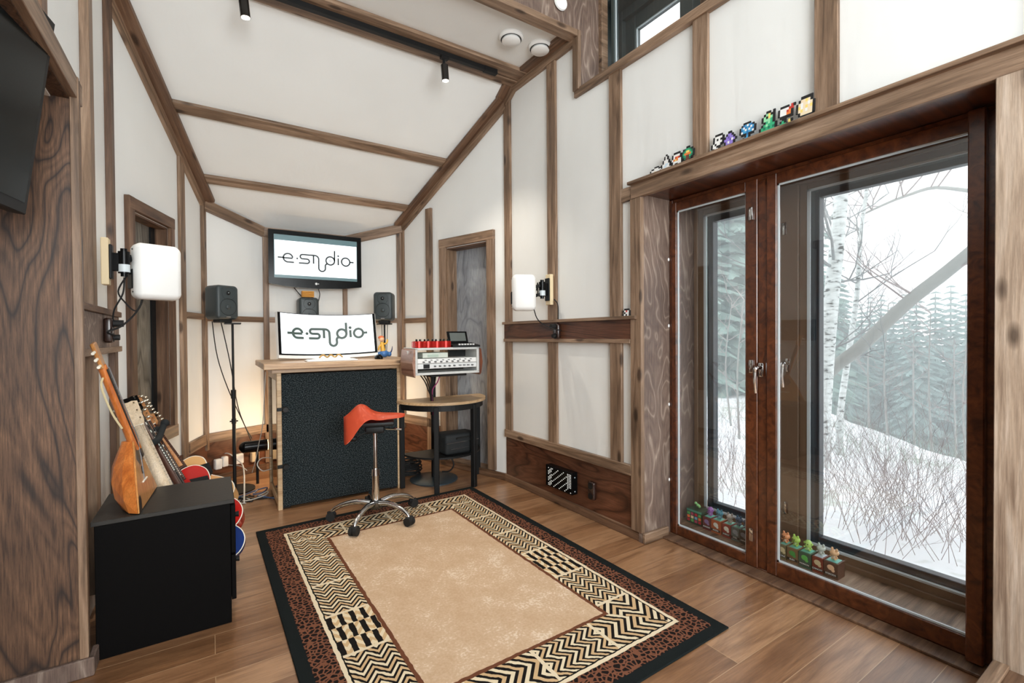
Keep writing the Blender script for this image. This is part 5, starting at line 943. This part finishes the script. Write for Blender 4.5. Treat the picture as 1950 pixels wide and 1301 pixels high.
nedl = plain('haze_pale_needles', (128, 152, 143), .9); nedl2 = plain('distant_needles', (140, 164, 160), .9); bark = plain('bark_grey', (150, 150, 146), .9)  # needles coloured pale to stand for haze, palest in the far row
def birchm():
    m, nt, b = nm('birch_bark'); g = G(nt); v = objvec(g, (1, 1, 3)); a = g.noise(v, 9, 4); c = g.ramp(a, [(.34, (88, 88, 86)), (.42, (196, 200, 198)), (.6, (220, 224, 222))]); nt.links.new(c, b.inputs['Base Color']); b.inputs['Roughness'].default_value = .9; return m
birch = birchm(); twig = plain('twig_brown_grey', (158, 146, 144), .9); leaf = plain('dry_orange_leaves', (190, 130, 96), .9)
def conifer(seed, h, R, mat):
    r = random.Random(seed); t = bpy.data.objects.new('conifer_tree', None); link(t); bm = NB(); cyl(bm, (0, 0, -.5), (0, 0, h*.95), .14, .02, 8); fin('trunk', bm, bark, t, True)
    bm = NB(); L = 34
    for l in range(L):
        z = h*(.04+.95*l/L); rr = R*(1-l/L)**.8+.08
        for k in range(11):
            a = r.uniform(0, 6.283); ln = rr*r.uniform(.7, 1.1); dx, dy = math.cos(a), math.sin(a); px_, py_ = -dy, dx
            for q in range(5):
                t0, t1 = q/5, (q+1)/5; z0_, z1_ = z-ln*.35*t0**1.4+ .0, z-ln*.35*t1**1.4; w_ = ln*.22*(1-t0)+.05; w2 = ln*.22*(1-t1)+.03; j_ = r.uniform(-.08, .08)*ln
                v = [bm.verts.new(p) for p in ((dx*ln*t0-px_*w_, dy*ln*t0-py_*w_, z0_-w_*.7+j_), (dx*ln*t0, dy*ln*t0, z0_), (dx*ln*t1, dy*ln*t1, z1_), (dx*ln*t1-px_*w2, dy*ln*t1-py_*w2, z1_-w2*.9))]; bm.faces.new(v)
                v = [bm.verts.new(p) for p in ((dx*ln*t0+px_*w_, dy*ln*t0+py_*w_, z0_-w_*.7-j_), (dx*ln*t0, dy*ln*t0, z0_), (dx*ln*t1, dy*ln*t1, z1_), (dx*ln*t1+px_*w2, dy*ln*t1+py_*w2, z1_-w2*.9))]; bm.faces.new(v)
    fin('branches', bm, mat, t); return t
def place(t, head, D, s, lab, grp):
    x, y = D*math.sin(math.radians(head)), D*math.cos(math.radians(head)); t.location = (x, y, tz(x, y)); t.rotation_euler = (0, 0, rg.uniform(0, 6)); t.scale = (s,)*3; tag(t, lab, 'tree', grp)
pA = [conifer(1, 11, 2.3, nedl), conifer(2, 12, 2.6, nedl), conifer(3, 10, 2.0, nedl)]
hs = [(50, 17), (52.5, 20), (54.5, 16.5), (56.5, 19), (58, 17.5), (59.5, 20), (61.5, 18.5), (63, 21), (48, 20)]
for i, (h_, D) in enumerate(hs): place(pA[i] if i < 3 else copy_tree(pA[i % 3]), h_, D, rg.uniform(.9, 1.15), 'tall grey-green conifer filling the view through the left window pane', 'conifers seen through the left pane')
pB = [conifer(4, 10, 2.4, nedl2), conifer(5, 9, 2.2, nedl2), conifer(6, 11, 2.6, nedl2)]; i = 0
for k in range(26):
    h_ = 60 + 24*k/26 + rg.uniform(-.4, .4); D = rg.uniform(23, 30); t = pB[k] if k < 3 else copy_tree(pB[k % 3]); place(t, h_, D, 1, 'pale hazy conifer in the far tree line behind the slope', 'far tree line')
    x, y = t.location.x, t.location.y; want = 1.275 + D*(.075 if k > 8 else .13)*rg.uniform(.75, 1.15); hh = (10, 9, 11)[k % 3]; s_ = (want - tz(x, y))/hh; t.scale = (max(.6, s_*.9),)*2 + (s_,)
def twigs(bm, p, d, ln, r, depth, rr, n=3, bend=.35):
    pts = [p]; q = p.copy(); dd = d.normalized()
    for k in range(4): dd = (dd + V((rr.uniform(-bend, bend), rr.uniform(-bend, bend), rr.uniform(-bend, bend)*.7+.05))*.6).normalized(); q = q + dd*ln/4; pts.append(q.copy())
    tube(bm, pts, [r, r*.45], 4, 1)
    if depth > 0:
        for k in range(n): i = rr.randint(1, 4); twigs(bm, pts[i], (dd + V((rr.uniform(-1, 1), rr.uniform(-1, 1), rr.uniform(-.3, .9)))*.9), ln*rr.uniform(.45, .7), r*.5, depth-1, rr, n, bend)
def tree(name, label, pts, r0, r1, mat, nb, bl, seed, grp=None, br=.02):
    P = [V(p) for p in pts]; base = P[0].copy(); t = thing(name, label, 'tree', base, 0, grp); P = [p-base for p in P]; rr = random.Random(seed)
    bm = NB(); tube(bm, P, [r0, r1], 10, 5); fin('trunk', bm, mat, t, True); sp = smooth_path(P, 6); bm = NB()
    for k in range(nb): i = rr.randint(len(sp)//3, len(sp)-1); a = rr.uniform(0, 6.28); twigs(bm, sp[i], V((math.cos(a), math.sin(a), rr.uniform(.1, 1.1))), bl*rr.uniform(.6, 1.2), br, 3, rr)
    fin('branches', bm, twig if mat != birch else plain('birch_twig', (138, 140, 140), .9), t, False); return t
def dn(px, py, d): p = hd(px, py, d); return p
b0 = dn(1566, 800, 6.3); tree('birch_tree', 'thick pale birch trunk at the left side of the large pane', [V((b0.x, b0.y, tz(b0.x, b0.y)-.1)), b0, dn(1580, 600, 6.3), dn(1598, 420, 6.3), dn(1612, 200, 6.3), dn(1625, -60, 6.3)], .105, .07, birch, 16, 1.5, 5)
b0 = dn(1600, 790, 6.9); tree('birch_tree', 'slim birch trunk right of the thick one, near the leaning trunk', [V((b0.x, b0.y, tz(b0.x, b0.y)-.1)), b0, dn(1618, 660, 6.9), dn(1632, 560, 6.9), dn(1640, 440, 6.9), dn(1660, 300, 6.9)], .05, .02, birch, 10, 1.2, 6, br=.012)
b0 = dn(1500, 800, 6.6); tree('leaning_tree', 'grey trunk leaning diagonally across the large pane', [V((b0.x, b0.y, tz(b0.x, b0.y)-.1)), dn(1565, 728, 6.5), dn(1640, 660, 6.3), dn(1730, 575, 6.1), dn(1800, 520, 6.0), dn(1860, 470, 5.9), dn(1960, 380, 5.8)], .085, .07, bark, 6, 1.1, 8, br=.014)
b0 = dn(1960, 900, 7.5); t = tree('bare_tree', 'bare tree whose long branch arches across the top of the large pane', [V((b0.x, b0.y, tz(b0.x, b0.y)-.1)), dn(1945, 600, 7.5), dn(1900, 400, 7.4), dn(1800, 358, 7.2), dn(1720, 375, 7.1), dn(1640, 410, 7.0)], .05, .012, bark, 14, 1.3, 9, br=.011)
for k, (px, d) in enumerate(((1655, 9), (1690, 8.5), (1742, 9.5), (1775, 8), (1822, 9), (1840, 7.5), (1392, 9), (1408, 8))):
    b0 = dn(px, 840, d); z = tz(b0.x, b0.y); tree('sapling', 'thin bare sapling beyond the snow slope', [V((b0.x, b0.y, z)), V((b0.x+rg.uniform(-.1, .1), b0.y+.05, z+1.2)), V((b0.x+rg.uniform(-.2, .2), b0.y, z+2.4))], .02, .006, bark, 9, .6, 40+k, 'saplings beyond the slope', .006)
def shrub(label, x, y, n, h, mat, seed, grp, name='bare_shrub'):
    rr = random.Random(seed); z = tz(x, y); bm = NB()
    for k in range(n): a = rr.uniform(0, 6.28); p = V((rr.uniform(-.35, .35), rr.uniform(-.35, .35), -.03)); twigs(bm, p, V((math.cos(a)*.5, math.sin(a)*.5, 1)), h*rr.uniform(.5, 1), .0024, 3, rr, 2, .4)
    o = fin(name, bm, mat); o.location = (x, y, z); tag(o, label, 'shrub', grp)
k = 0
for px, d in ((1575, 4.2), (1610, 4.5), (1650, 4.0), (1690, 4.4), (1730, 3.8), (1770, 4.1), (1810, 3.7), (1845, 4.0), (1600, 5.0), (1700, 5.2), (1370, 4.8), (1395, 5.2), (1415, 4.6), (1385, 6)):
    p = dn(px, 1000, d); k += 1; shrub('leafless brown shrub growing from the snow close to the window', p.x, p.y, 22, 1.0 if k < 9 else .8, twig, 100+k, 'leafless shrubs near the window')
for px, py, d in ((1590, 810, 7), (1640, 830, 7), (1700, 850, 6.6), (1760, 900, 6), (1800, 830, 8), (1570, 770, 8), (1380, 770, 10), (1400, 760, 11)):
    p = dn(px, py, d); k += 1; shrub('low grey-green tuft poking through the snow of the slope', p.x, p.y, 26, .35, plain('tuft_green', (140, 156, 138), .9), 100+k, 'tufts on the slope', 'grass_tuft')
# wintry haze over the slope
m = bpy.data.materials.new('winter_haze'); m.use_nodes = True; nt = m.node_tree; nt.nodes.clear(); out = nt.nodes.new('ShaderNodeOutputMaterial'); vs = nt.nodes.new('ShaderNodeVolumeScatter'); vs.inputs['Density'].default_value = .024; vs.inputs['Color'].default_value = (.86, .96, .97, 1); vs.inputs['Anisotropy'].default_value = .1; nt.links.new(vs.outputs[0], out.inputs['Volume'])
bm = NB(); bxx(bm, 2.95, 62.5, -19.9, 49.9, -12, 16); o = fin('haze', bm, m); tag(o, 'pale winter haze over the snowy slope outside', 'haze', kind='stuff')
S.cycles.volume_bounces = 1
